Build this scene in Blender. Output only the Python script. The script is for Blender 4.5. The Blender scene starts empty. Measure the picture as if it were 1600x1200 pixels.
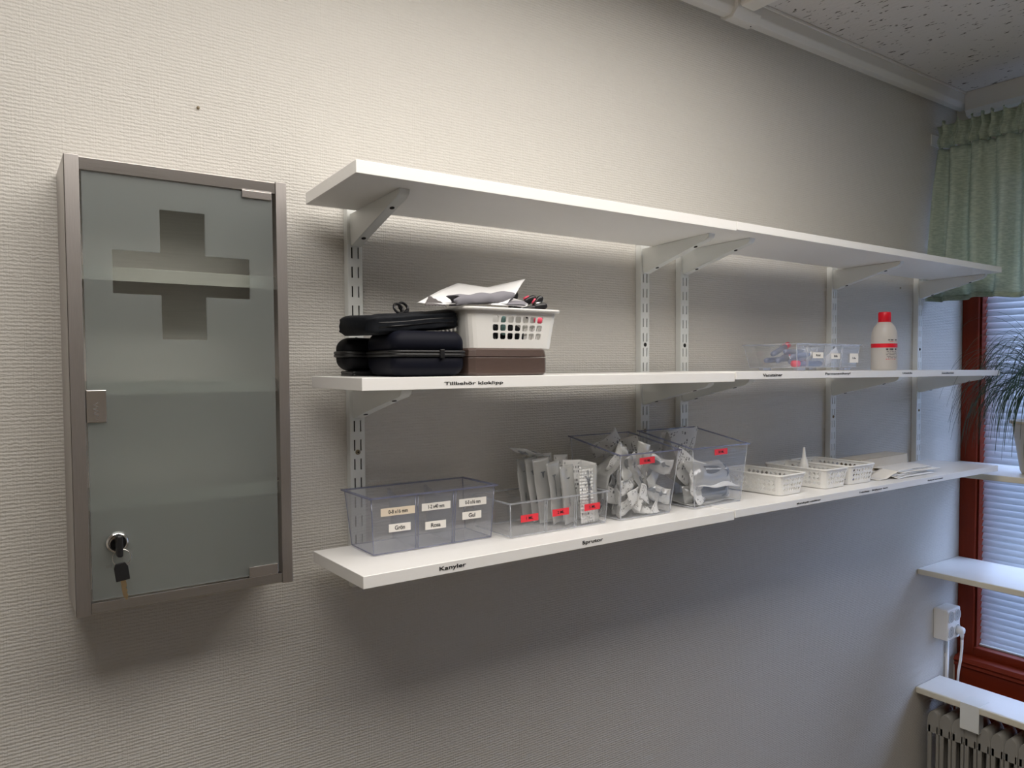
import bpy, bmesh, math, random
from mathutils import Vector, Matrix, Euler
C = bpy.context.scene
COL = C.collection
R = math.radians
PI = math.pi

# ---------------------------------------------------------------- camera
cam_d = bpy.data.cameras.new('camera'); cam = bpy.data.objects.new('camera', cam_d); COL.objects.link(cam)
yaw, pitch, roll = -0.61235, -0.03874, -0.00598
fw = Vector((-math.sin(yaw)*math.cos(pitch), math.cos(yaw)*math.cos(pitch), math.sin(pitch)))
rt = Vector((math.cos(yaw), math.sin(yaw), 0)); up = rt.cross(fw)
r2 = rt*math.cos(roll)+up*math.sin(roll); u2 = -rt*math.sin(roll)+up*math.cos(roll)
M = Matrix((r2, u2, -fw)).transposed().to_4x4(); M.translation = Vector((-0.41175, -1.20313, 1.5998))
cam.matrix_world = M
cam_d.sensor_width = 36; cam_d.lens = 1166.9/1600*36
cam_d.shift_x = -9.66/1600; cam_d.shift_y = 18.34/1600
cam_d.clip_start = 0.02
C.camera = cam
# ---------------------------------------------------------------- world, exposure
W = bpy.data.worlds.new('sky'); C.world = W; W.use_nodes = True
wn = W.node_tree.nodes; wn.clear()
bg = wn.new('ShaderNodeBackground'); wo = wn.new('ShaderNodeOutputWorld')
bg.inputs[1].default_value = 9.0
wt = wn.new('ShaderNodeTexCoord'); wsx = wn.new('ShaderNodeSeparateXYZ'); wr = wn.new('ShaderNodeValToRGB')
W.node_tree.links.new(wt.outputs['Generated'], wsx.inputs[0]); W.node_tree.links.new(wsx.outputs[2], wr.inputs[0]); W.node_tree.links.new(wr.outputs[0], bg.inputs[0])
wr.color_ramp.elements[0].position = 0.0; wr.color_ramp.elements[0].color = (0.10, 0.12, 0.20, 1)
wr.color_ramp.elements[1].position = 0.06; wr.color_ramp.elements[1].color = (0.48, 0.62, 1.0, 1)
W.node_tree.links.new(bg.outputs[0], wo.inputs[0])
C.view_settings.view_transform = 'Standard'; C.view_settings.look = 'None'
C.view_settings.gamma = 1; C.view_settings.use_curve_mapping = False
C.view_settings.exposure = 0.0
C.cycles.transparent_max_bounces = 48; C.cycles.max_bounces = 12; C.cycles.diffuse_bounces = 5
C.cycles.glossy_bounces = 5; C.cycles.transmission_bounces = 8
C.cycles.sample_clamp_indirect = 6
C.cycles.use_denoising = True

LAMP = (0.15, -0.84, 2.40)
ld = bpy.data.lights.new('ceiling_lamp_light', 'AREA'); ld.shape = 'RECTANGLE'; ld.size = 1.75; ld.size_y = 0.86
ld.energy = 23.5; ld.color = (1.0, 0.945, 0.885)
lo = bpy.data.objects.new('ceiling_lamp_light', ld); COL.objects.link(lo); lo.location = LAMP

# ---------------------------------------------------------------- materials
MATS = {}
def new_mat(name):
    m = bpy.data.materials.new(name); m.use_nodes = True; MATS[name] = m
    nt = m.node_tree; nt.nodes.clear()
    out = nt.nodes.new('ShaderNodeOutputMaterial')
    return m, nt, out
def pbsdf(name, col, rough=0.5, metal=0.0, spec=0.5, bump=None, noise_col=None, aniso=0, subsurf=0):
    m, nt, out = new_mat(name)
    b = nt.nodes.new('ShaderNodeBsdfPrincipled')
    b.inputs['Base Color'].default_value = (*col, 1); b.inputs['Roughness'].default_value = rough
    b.inputs['Metallic'].default_value = metal; b.inputs['Specular IOR Level'].default_value = spec
    if aniso: b.inputs['Anisotropic'].default_value = aniso
    nt.links.new(b.outputs[0], out.inputs[0])
    tc = nt.nodes.new('ShaderNodeTexCoord')
    if noise_col:
        sc, stretch, amt = noise_col
        mp = nt.nodes.new('ShaderNodeMapping'); mp.inputs['Scale'].default_value = stretch
        n = nt.nodes.new('ShaderNodeTexNoise'); n.inputs['Scale'].default_value = sc; n.inputs['Detail'].default_value = 4
        nt.links.new(tc.outputs['Object'], mp.inputs[0]); nt.links.new(mp.outputs[0], n.inputs['Vector'])
        mx = nt.nodes.new('ShaderNodeMix'); mx.data_type = 'RGBA'
        mx.inputs[6].default_value = (*[c*(1-amt) for c in col], 1); mx.inputs[7].default_value = (*[min(1, c*(1+amt)) for c in col], 1)
        nt.links.new(n.outputs['Fac'], mx.inputs[0]); nt.links.new(mx.outputs[2], b.inputs['Base Color'])
    if bump:
        sc, stretch, st, dist = bump
        mp = nt.nodes.new('ShaderNodeMapping'); mp.inputs['Scale'].default_value = stretch
        n = nt.nodes.new('ShaderNodeTexNoise'); n.inputs['Scale'].default_value = sc; n.inputs['Detail'].default_value = 3
        nt.links.new(tc.outputs['Object'], mp.inputs[0]); nt.links.new(mp.outputs[0], n.inputs['Vector'])
        bp = nt.nodes.new('ShaderNodeBump'); bp.inputs['Strength'].default_value = st; bp.inputs['Distance'].default_value = dist
        nt.links.new(n.outputs['Fac'], bp.inputs['Height']); nt.links.new(bp.outputs[0], b.inputs['Normal'])
    return m

def wallpaper(name, col):
    # painted woven glass-fibre wallpaper: wavy horizontal threads over fine vertical threads
    m, nt, out = new_mat(name); N = nt.nodes.new; L = nt.links.new
    b = N('ShaderNodeBsdfPrincipled'); b.inputs['Base Color'].default_value = (*col, 1); b.inputs['Roughness'].default_value = 0.55
    b.inputs['Specular IOR Level'].default_value = 0.35
    tc = N('ShaderNodeTexCoord')
    def noise(scale, stretch, detail=2):
        mp = N('ShaderNodeMapping'); mp.inputs['Scale'].default_value = stretch
        n = N('ShaderNodeTexNoise'); n.inputs['Scale'].default_value = scale; n.inputs['Detail'].default_value = detail
        L(tc.outputs['Object'], mp.inputs[0]); L(mp.outputs[0], n.inputs['Vector']); return n
    def wave(axis, scale, dist, dscale):
        w = N('ShaderNodeTexWave'); w.bands_direction = axis; w.inputs['Scale'].default_value = scale
        w.inputs['Distortion'].default_value = dist; w.inputs['Detail'].default_value = 2; w.inputs['Detail Scale'].default_value = dscale
        L(tc.outputs['Object'], w.inputs['Vector']); return w
    h = wave('Z', 62, 3.2, 3.0)
    nv = noise(1, (420, 420, 14), 1); nh = noise(1, (70, 70, 260), 2)
    def math_(op, a, b_, v=None):
        k = N('ShaderNodeMath'); k.operation = op
        L(a, k.inputs[0]) 
        if b_ is not None: L(b_, k.inputs[1])
        else: k.inputs[1].default_value = v
        return k.outputs[0]
    s = math_('MULTIPLY', h.outputs['Fac'], None, 0.55)
    s = math_('ADD', s, math_('MULTIPLY', nv.outputs['Fac'], None, 0.55))
    s = math_('ADD', s, math_('MULTIPLY', nh.outputs['Fac'], None, 1.0))
    bp = N('ShaderNodeBump'); bp.inputs['Strength'].default_value = 0.6; bp.inputs['Distance'].default_value = 0.0015
    L(s, bp.inputs['Height']); L(bp.outputs[0], b.inputs['Normal']); L(b.outputs[0], out.inputs[0])
    return m

def clear(name, tint, gloss=0.05, haze=0.0, haze_col=(0.9, 0.92, 0.95), rough=0.05, edge=0.35):
    # thin clear plastic: tinted see-through sheet with a sheen that grows at grazing angles
    m, nt, out = new_mat(name); N = nt.nodes.new; L = nt.links.new
    t = N('ShaderNodeBsdfTransparent'); t.inputs[0].default_value = (*tint, 1)
    g = N('ShaderNodeBsdfGlossy'); g.inputs[0].default_value = (0.9, 0.92, 0.97, 1); g.inputs['Roughness'].default_value = rough
    lw = N('ShaderNodeLayerWeight'); lw.inputs[0].default_value = 0.5
    pw = N('ShaderNodeMath'); pw.operation = 'POWER'; pw.inputs[1].default_value = 4.0; L(lw.outputs['Facing'], pw.inputs[0])
    mr = N('ShaderNodeMapRange'); mr.inputs['To Min'].default_value = gloss; mr.inputs['To Max'].default_value = 0.30+edge
    L(pw.outputs[0], mr.inputs[0])
    mx = N('ShaderNodeMixShader'); L(mr.outputs[0], mx.inputs[0]); L(t.outputs[0], mx.inputs[1]); L(g.outputs[0], mx.inputs[2])
    last = mx
    if haze:
        d = N('ShaderNodeBsdfDiffuse'); d.inputs[0].default_value = (*haze_col, 1)
        tl = N('ShaderNodeBsdfTranslucent'); tl.inputs[0].default_value = (*haze_col, 1)
        a = N('ShaderNodeMixShader'); a.inputs[0].default_value = 0.4; L(d.outputs[0], a.inputs[1]); L(tl.outputs[0], a.inputs[2])
        m2 = N('ShaderNodeMixShader'); m2.inputs[0].default_value = haze; L(mx.outputs[0], m2.inputs[1]); L(a.outputs[0], m2.inputs[2]); last = m2
    L(last.outputs[0], out.inputs[0]); return m

def printed(name, base, ink, lines=14, cols=26, cover=0.5, x0=0.08, x1=0.92):
    # paper with rows of small print, in the sheet's own UV
    m, nt, out = new_mat(name); N = nt.nodes.new; L = nt.links.new
    b = N('ShaderNodeBsdfPrincipled'); b.inputs['Roughness'].default_value = 0.5
    uv = N('ShaderNodeUVMap'); uv.uv_map = 'UVMap'; sp = N('ShaderNodeSeparateXYZ'); L(uv.outputs[0], sp.inputs[0])
    def mt(op, a, v=None, b2=None):
        k = N('ShaderNodeMath'); k.operation = op; L(a, k.inputs[0])
        if b2 is not None: L(b2, k.inputs[1])
        elif v is not None: k.inputs[1].default_value = v
        return k.outputs[0]
    row = mt('MULTIPLY', sp.outputs[1], lines); fr = mt('FRACT', row); on = mt('LESS_THAN', fr, 0.55); fl = mt('FLOOR', row)
    cb = N('ShaderNodeCombineXYZ'); L(mt('MULTIPLY', sp.outputs[0], cols), cb.inputs[0]); L(mt('MULTIPLY', fl, 3.7), cb.inputs[1])
    n = N('ShaderNodeTexNoise'); n.inputs['Scale'].default_value = 1.0; n.inputs['Detail'].default_value = 0; L(cb.outputs[0], n.inputs['Vector'])
    ch = mt('GREATER_THAN', n.outputs['Fac'], 0.5)
    cb2 = N('ShaderNodeCombineXYZ'); L(mt('MULTIPLY', sp.outputs[0], 2.2), cb2.inputs[0]); L(mt('MULTIPLY', sp.outputs[1], 5.0), cb2.inputs[1])
    n2 = N('ShaderNodeTexNoise'); n2.inputs['Scale'].default_value = 1.0; n2.inputs['Detail'].default_value = 0; L(cb2.outputs[0], n2.inputs['Vector'])
    ar = mt('GREATER_THAN', n2.outputs['Fac'], 1-cover)
    e = mt('MULTIPLY', mt('GREATER_THAN', sp.outputs[0], x0), b2=mt('LESS_THAN', sp.outputs[0], x1))
    f = mt('MULTIPLY', mt('MULTIPLY', on, b2=ch), b2=mt('MULTIPLY', ar, b2=e))
    f = mt('MULTIPLY', f, 0.8)
    mx = N('ShaderNodeMix'); mx.data_type = 'RGBA'; mx.inputs[6].default_value = (*base, 1); mx.inputs[7].default_value = (*ink, 1)
    L(f, mx.inputs[0]); L(mx.outputs[2], b.inputs['Base Color']); L(b.outputs[0], out.inputs[0]); return m

wallpaper('wallpaper', (0.62, 0.60, 0.56))
def ceiling_mat():
    m, nt, out = new_mat('ceiling_tile'); N = nt.nodes.new; L = nt.links.new
    b = N('ShaderNodeBsdfPrincipled'); b.inputs['Roughness'].default_value = 0.9
    tc = N('ShaderNodeTexCoord')
    mp = N('ShaderNodeMapping'); mp.inputs['Scale'].default_value = (110, 45, 1); mp.inputs['Rotation'].default_value = (0, 0, 0.5)
    v = N('ShaderNodeTexNoise'); v.inputs['Scale'].default_value = 1; v.inputs['Detail'].default_value = 3
    L(tc.outputs['Object'], mp.inputs[0]); L(mp.outputs[0], v.inputs['Vector'])
    r = N('ShaderNodeValToRGB'); r.color_ramp.elements[0].position = 0.31; r.color_ramp.elements[1].position = 0.36
    r.color_ramp.elements[0].color = (0.10, 0.085, 0.07, 1); r.color_ramp.elements[1].color = (0.66, 0.63, 0.60, 1)
    L(v.outputs['Fac'], r.inputs[0]); L(r.outputs[0], b.inputs['Base Color'])
    bp = N('ShaderNodeBump'); bp.inputs['Strength'].default_value = 0.5; bp.inputs['Distance'].default_value = 0.002
    L(v.outputs['Fac'], bp.inputs['Height']); L(bp.outputs[0], b.inputs['Normal']); L(b.outputs[0], out.inputs[0])
ceiling_mat()
pbsdf('floor_vinyl', (0.22, 0.18, 0.13), 0.4, noise_col=(30, (1, 1, 1), 0.15))
pbsdf('room_paint', (0.70, 0.66, 0.58), 0.7, noise_col=(3, (1, 1, 1), 0.03))
pbsdf('white_trim', (0.74, 0.72, 0.68), 0.4, noise_col=(8, (1, 1, 1), 0.03))
pbsdf('shelf_white', (0.90, 0.89, 0.87), 0.28, noise_col=(30, (1, 8, 8), 0.02))
pbsdf('white_metal', (0.78, 0.80, 0.78), 0.32, spec=0.5, noise_col=(20, (1, 1, 1), 0.02))
pbsdf('sill_white', (0.80, 0.80, 0.78), 0.3, noise_col=(20, (1, 1, 1), 0.03))
pbsdf('sill_edge', (0.72, 0.68, 0.56), 0.4, noise_col=(20, (1, 1, 1), 0.03))
pbsdf('brushed_steel', (0.50, 0.47, 0.455), 0.36, 1.0, bump=(60, (40, 1, 1), 0.08, 0.0005), noise_col=(40, (25, 25, 1), 0.12))
pbsdf('brushed_steel_x', (0.50, 0.47, 0.45), 0.22, 1.0, bump=(60, (1, 1, 40), 0.08, 0.0005), noise_col=(12, (1, 1, 30), 0.16))
pbsdf('steel_back', (0.86, 0.80, 0.76), 0.5, 1.0, bump=(60, (1, 1, 40), 0.08, 0.0005), noise_col=(12, (1, 1, 30), 0.12))
pbsdf('steel_lip', (0.58, 0.56, 0.52), 0.6, 0.85, noise_col=(12, (1, 1, 30), 0.06))
pbsdf('satin_nickel', (0.60, 0.56, 0.54), 0.25, 1.0, noise_col=(30, (1, 1, 1), 0.05))
pbsdf('chrome', (0.85, 0.85, 0.85), 0.08, 1.0, noise_col=(30, (1, 1, 1), 0.02))
pbsdf('brass', (0.62, 0.47, 0.28), 0.3, 1.0, noise_col=(60, (1, 1, 1), 0.1))
pbsdf('screw_metal', (0.30, 0.25, 0.17), 0.4, 1.0, noise_col=(200, (1, 1, 1), 0.3))
pbsdf('dark_hole', (0.02, 0.02, 0.02), 0.9, noise_col=(20, (1, 1, 1), 0.1))
pbsdf('black_plastic', (0.012, 0.012, 0.014), 0.3, noise_col=(20, (1, 1, 1), 0.1))
pbsdf('ink', (0.012, 0.012, 0.014), 0.6, noise_col=(20, (1, 1, 1), 0.1))
pbsdf('grey_ink', (0.16, 0.15, 0.15), 0.6, noise_col=(20, (1, 1, 1), 0.1))
pbsdf('black_shell', (0.005, 0.0052, 0.007), 0.6, spec=0.14, bump=(900, (1, 1, 1), 0.25, 0.0004))
pbsdf('navy_shell', (0.0045, 0.0052, 0.011), 0.6, spec=0.14, bump=(900, (1, 1, 1), 0.25, 0.0004))
pbsdf('black_soft', (0.004, 0.0055, 0.009), 0.65, spec=0.25, bump=(120, (1, 1, 1), 0.35, 0.001))
pbsdf('zip_black', (0.008, 0.008, 0.009), 0.4, bump=(700, (1, 1, 1), 0.4, 0.0005))
pbsdf('brown_leather', (0.080, 0.052, 0.043), 0.42, bump=(300, (1, 1, 6), 0.25, 0.0005), noise_col=(60, (1, 1, 6), 0.18))
pbsdf('white_plastic', (0.84, 0.83, 0.80), 0.32, noise_col=(12, (1, 1, 1), 0.02))
pbsdf('paper_white', (0.82, 0.82, 0.82), 0.6, noise_col=(20, (1, 1, 1), 0.03))
pbsdf('label_white', (0.86, 0.83, 0.78), 0.5, noise_col=(60, (1, 1, 1), 0.03))
pbsdf('label_cream', (0.80, 0.69, 0.55), 0.5, noise_col=(60, (1, 1, 1), 0.03))
pbsdf('label_red', (0.80, 0.035, 0.055), 0.5, noise_col=(60, (1, 1, 1), 0.05))
pbsdf('cloth_grey', (0.21, 0.205, 0.23), 0.85, bump=(800, (1, 1, 1), 0.3, 0.0005))
pbsdf('cloth_dark', (0.10, 0.09, 0.09), 0.85, bump=(800, (1, 1, 1), 0.3, 0.0005))
pbsdf('red_cap', (0.70, 0.008, 0.025), 0.4, noise_col=(60, (1, 1, 1), 0.05))
pbsdf('pink_plastic', (0.75, 0.08, 0.14), 0.4, noise_col=(60, (1, 1, 1), 0.05))
pbsdf('teal_plastic', (0.14, 0.26, 0.25), 0.4, noise_col=(60, (1, 1, 1), 0.05))
pbsdf('blue_plastic', (0.02, 0.03, 0.30), 0.4, noise_col=(60, (1, 1, 1), 0.05))
pbsdf('frame_wood', (0.17, 0.018, 0.003), 0.5, spec=0.2, noise_col=(7, (6, 6, 0.5), 0.35), bump=(40, (4, 4, 0.3), 0.1, 0.001))
pbsdf('rail_wood', (0.17, 0.018, 0.003), 0.5, spec=0.2, noise_col=(7, (6, 0.5, 6), 0.35), bump=(40, (4, 0.3, 4), 0.1, 0.001))
pbsdf('cardboard', (0.66, 0.60, 0.50), 0.7, noise_col=(60, (1, 1, 1), 0.04))
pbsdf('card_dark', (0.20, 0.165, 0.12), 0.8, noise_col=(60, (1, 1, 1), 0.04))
pbsdf('radiator_paint', (0.30, 0.29, 0.265), 0.35, noise_col=(10, (1, 1, 1), 0.04))
pbsdf('pot_ceramic', (0.50, 0.43, 0.32), 0.4, noise_col=(20, (1, 1, 1), 0.08))
pbsdf('soil', (0.03, 0.02, 0.012), 0.95, bump=(60, (1, 1, 1), 0.8, 0.01))
pbsdf('socket_grey', (0.42, 0.41, 0.38), 0.4, noise_col=(20, (1, 1, 1), 0.04))
pbsdf('bark', (0.14, 0.10, 0.06), 0.9, bump=(60, (1, 1, 1), 0.6, 0.004))
printed('pack_print', (0.80, 0.80, 0.79), (0.05, 0.05, 0.06))
printed('pack_print_bold', (0.80, 0.80, 0.79), (0.03, 0.03, 0.04), lines=9, cols=14, cover=0.45)
clear('clear_plastic', (0.988, 0.988, 0.99), gloss=0.035, haze=0.03, haze_col=(0.75,0.77,0.78), edge=0.3)
clear('clear_edge', (0.85, 0.86, 0.88), gloss=0.14, haze=0.32, haze_col=(0.80, 0.82, 0.86), edge=0.4)
clear('smoky_plastic', (0.972, 0.974, 0.98), gloss=0.055, haze=0.115, haze_col=(0.66, 0.68, 0.74), edge=0.35)
clear('smoky_edge', (0.68, 0.69, 0.76), gloss=0.14, haze=0.36, haze_col=(0.38, 0.40, 0.56), edge=0.4)
clear('film', (0.92, 0.92, 0.91), gloss=0.13, haze=0.33, haze_col=(0.96, 0.96, 0.94), rough=0.12)
clear('milky', (0.80, 0.79, 0.77), gloss=0.05, haze=0.80, haze_col=(0.80, 0.77, 0.73), rough=0.25)
clear('barrel', (0.62, 0.64, 0.67), gloss=0.10, haze=0.25, haze_col=(0.42, 0.44, 0.48), rough=0.12)
clear('tube_blue', (0.78, 0.82, 0.90), gloss=0.08, haze=0.42, haze_col=(0.45, 0.50, 0.66), rough=0.12)
clear('window_pane', (0.94, 0.96, 0.96), gloss=0.01, edge=0.2)
clear('door_clear', (0.88, 0.90, 0.89), gloss=0.05, edge=0.3)
def frosted():
    m, nt, out = new_mat('frosted_glass'); N = nt.nodes.new; L = nt.links.new
    rf = N('ShaderNodeBsdfRefraction'); rf.inputs[0].default_value = (0.86, 0.89, 0.88, 1); rf.inputs['Roughness'].default_value = 0.22; rf.inputs['IOR'].default_value = 1.12
    t = N('ShaderNodeBsdfTransparent'); t.inputs[0].default_value = (0.88, 0.90, 0.89, 1)
    d = N('ShaderNodeBsdfDiffuse'); d.inputs[0].default_value = (0.44, 0.465, 0.465, 1)
    g = N('ShaderNodeBsdfGlossy'); g.inputs[0].default_value = (0.8, 0.85, 0.85, 1); g.inputs['Roughness'].default_value = 0.32
    tl = N('ShaderNodeBsdfTranslucent'); tl.inputs[0].default_value = (0.7, 0.76, 0.74, 1)
    def mix(f, a, b):
        k = N('ShaderNodeMixShader'); k.inputs[0].default_value = f; L(a.outputs[0], k.inputs[1]); L(b.outputs[0], k.inputs[2]); return k
    a = mix(0.42, rf, t); a = mix(0.16, a, tl); a = mix(0.13, a, d); a = mix(0.10, a, g)
    L(a.outputs[0], out.inputs[0])
frosted()
def slat_mat():
    m, nt, out = new_mat('blind_slat'); N = nt.nodes.new; L = nt.links.new
    d = N('ShaderNodeBsdfPrincipled'); d.inputs['Base Color'].default_value = (0.86, 0.87, 0.87, 1); d.inputs['Roughness'].default_value = 0.35
    tl = N('ShaderNodeBsdfTranslucent'); tl.inputs[0].default_value = (0.70, 0.76, 0.82, 1)
    k = N('ShaderNodeMixShader'); k.inputs[0].default_value = 0.27; L(d.outputs[0], k.inputs[1]); L(tl.outputs[0], k.inputs[2]); L(k.outputs[0], out.inputs[0])
slat_mat()
def curtain_mat():
    m, nt, out = new_mat('curtain_cloth'); N = nt.nodes.new; L = nt.links.new
    tc = N('ShaderNodeTexCoord'); mp = N('ShaderNodeMapping'); mp.inputs['Scale'].default_value = (60, 60, 320)
    n = N('ShaderNodeTexNoise'); n.inputs['Scale'].default_value = 1; n.inputs['Detail'].default_value = 2
    L(tc.outputs['Object'], mp.inputs[0]); L(mp.outputs[0], n.inputs['Vector'])
    r = N('ShaderNodeValToRGB'); r.color_ramp.elements[0].color = (0.46, 0.53, 0.43, 1); r.color_ramp.elements[1].color = (0.64, 0.71, 0.58, 1)
    r.color_ramp.elements[0].position = 0.35; r.color_ramp.elements[1].position = 0.7
    L(n.outputs['Fac'], r.inputs[0])
    d = N('ShaderNodeBsdfDiffuse'); L(r.outputs[0], d.inputs[0])
    tl = N('ShaderNodeBsdfTranslucent'); L(r.outputs[0], tl.inputs[0])
    t = N('ShaderNodeBsdfTransparent')
    bp = N('ShaderNodeBump'); bp.inputs['Strength'].default_value = 0.4; bp.inputs['Distance'].default_value = 0.001
    L(n.outputs['Fac'], bp.inputs['Height']); L(bp.outputs[0], d.inputs['Normal'])
    k = N('ShaderNodeMixShader'); k.inputs[0].default_value = 0.35; L(d.outputs[0], k.inputs[1]); L(tl.outputs[0], k.inputs[2])
    k2 = N('ShaderNodeMixShader'); k2.inputs[0].default_value = 0.15; L(k.outputs[0], k2.inputs[1]); L(t.outputs[0], k2.inputs[2]); L(k2.outputs[0], out.inputs[0])
curtain_mat()
def leaf_mat():
    m, nt, out = new_mat('leaf'); N = nt.nodes.new; L = nt.links.new
    d = N('ShaderNodeBsdfPrincipled'); d.inputs['Base Color'].default_value = (0.022, 0.060, 0.030, 1); d.inputs['Roughness'].default_value = 0.45
    tl = N('ShaderNodeBsdfTranslucent'); tl.inputs[0].default_value = (0.03, 0.10, 0.04, 1)
    k = N('ShaderNodeMixShader'); k.inputs[0].default_value = 0.15; L(d.outputs[0], k.inputs[1]); L(tl.outputs[0], k.inputs[2]); L(k.outputs[0], out.inputs[0])
leaf_mat()
m, nt, out = new_mat('lamp_glow'); e = nt.nodes.new('ShaderNodeEmission'); e.inputs[0].default_value = (1, 0.93, 0.83, 1); e.inputs[1].default_value = 0.8; nt.links.new(e.outputs[0], out.inputs[0])

# ---------------------------------------------------------------- mesh builder
class MB:
    def __init__(s): s.bm = bmesh.new(); s.mats = []; s.uv = s.bm.loops.layers.uv.new('UVMap')
    def mi(s, m):
        if m not in s.mats: s.mats.append(m)
        return s.mats.index(m)
    def face(s, vs, m, smooth=False, uvs=None):
        try: f = s.bm.faces.new(vs)
        except ValueError: return None
        f.material_index = s.mi(m); f.smooth = smooth
        if uvs:
            for l, u in zip(f.loops, uvs): l[s.uv].uv = u
        return f
    def v(s, p): return s.bm.verts.new(p)
    def hexa(s, p, m):
        # p: 8 points, bottom ring then top ring
        v = [s.v(q) for q in p]
        for f in ((3,2,1,0),(4,5,6,7),(0,1,5,4),(1,2,6,5),(2,3,7,6),(3,0,4,7)): s.face([v[i] for i in f], m)
        return v
    def box(s, x0, x1, y0, y1, z0, z1, m, bev=0, seg=2, mat=None):
        b = bmesh.new()
        v = [b.verts.new(q) for q in ((x0,y0,z0),(x1,y0,z0),(x1,y1,z0),(x0,y1,z0),(x0,y0,z1),(x1,y0,z1),(x1,y1,z1),(x0,y1,z1))]
        for f in ((3,2,1,0),(4,5,6,7),(0,1,5,4),(1,2,6,5),(2,3,7,6),(3,0,4,7)): b.faces.new([v[i] for i in f])
        if bev: bmesh.ops.bevel(b, geom=b.edges[:], offset=bev, segments=seg, affect='EDGES', profile=0.5)
        s.take(b, m, smooth=False, mat=mat)
    def take(s, b, m, smooth=False, mat=None):
        if mat: bmesh.ops.transform(b, matrix=mat, verts=b.verts[:])
        mp = {}
        for v in b.verts: mp[v] = s.v(v.co)
        for f in b.faces: s.face([mp[v] for v in f.verts], m, smooth or f.smooth)
        b.free()
    def prism(s, pts, axis, a, b, m, smooth=False):
        # pts: 2D outline; axis: 'x','y','z' extrusion from a to b
        def P(u, v, w): return {'x': (w, u, v), 'y': (u, w, v), 'z': (u, v, w)}[axis]
        A = [s.v(P(u, v, a)) for u, v in pts]; B = [s.v(P(u, v, b)) for u, v in pts]; n = len(pts)
        s.face(A[::-1], m); s.face(B, m)
        for i in range(n): s.face([A[i], A[(i+1) % n], B[(i+1) % n], B[i]], m, smooth)
    def lathe(s, prof, m, n=24, c=(0,0,0), axis='z', smooth=True, cap=True):
        rings = []
        for r, h in prof:
            ring = []
            for k in range(n):
                a = 2*PI*k/n; x, y = r*math.cos(a), r*math.sin(a)
                p = {'z': (x, y, h), 'y': (x, h, y), 'x': (h, x, y)}[axis]
                ring.append(s.v((c[0]+p[0], c[1]+p[1], c[2]+p[2])))
            rings.append(ring)
        for a, b in zip(rings, rings[1:]):
            for k in range(n): s.face([a[k], a[(k+1) % n], b[(k+1) % n], b[k]], m, smooth)
        if cap: s.face(rings[0][::-1], m); s.face(rings[-1], m)
    def tube(s, pts, r, m, n=8, closed=False, smooth=True, ry=None):
        pts = [Vector(p) for p in pts]; rings = []; N = len(pts); prev = None
        for i, p in enumerate(pts):
            if closed: d = (pts[(i+1) % N]-pts[i-1])
            else: d = pts[min(i+1, N-1)]-pts[max(i-1, 0)]
            d.normalize()
            a = d.cross(Vector((0, 0, 1)))
            if a.length < 0.05: a = d.cross(Vector((1, 0, 0)))
            a.normalize()
            if prev is not None and a.dot(prev) < 0: a = -a
            prev = a; b = a.cross(d).normalized()
            rr = r[i] if isinstance(r, (list, tuple)) else r; r_y = ry if ry else rr
            rings.append([s.v(p + a*rr*math.cos(2*PI*k/n) + b*r_y*math.sin(2*PI*k/n)) for k in range(n)])
        rng = range(N if closed else N-1)
        for i in rng:
            A, B = rings[i], rings[(i+1) % N]
            for k in range(n): s.face([A[k], A[(k+1) % n], B[(k+1) % n], B[k]], m, smooth)
        if not closed: s.face(rings[0][::-1], m); s.face(rings[-1], m)
    def ellipsoid(s, c, r, m, nu=16, nv=10, rot=None, power=1.0):
        def sp(t): return math.copysign(abs(t)**power, t)
        q = rot or Matrix.Identity(3); rings = []
        for j in range(1, nv):
            t = PI*j/nv; z = sp(math.cos(t)); w = sp(math.sin(t))
            rings.append([s.v(Vector(c)+q@Vector((r[0]*w*sp(math.cos(2*PI*k/nu)), r[1]*w*sp(math.sin(2*PI*k/nu)), r[2]*z))) for k in range(nu)])
        T = s.v(Vector(c)+q@Vector((0, 0, r[2]))); B = s.v(Vector(c)+q@Vector((0, 0, -r[2])))
        for k in range(nu): s.face([T, rings[0][k], rings[0][(k+1) % nu]], m, True); s.face([B, rings[-1][(k+1) % nu], rings[-1][k]], m, True)
        for a, b in zip(rings, rings[1:]):
            for k in range(nu): s.face([a[k], b[k], b[(k+1) % nu], a[(k+1) % nu]], m, True)
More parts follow.
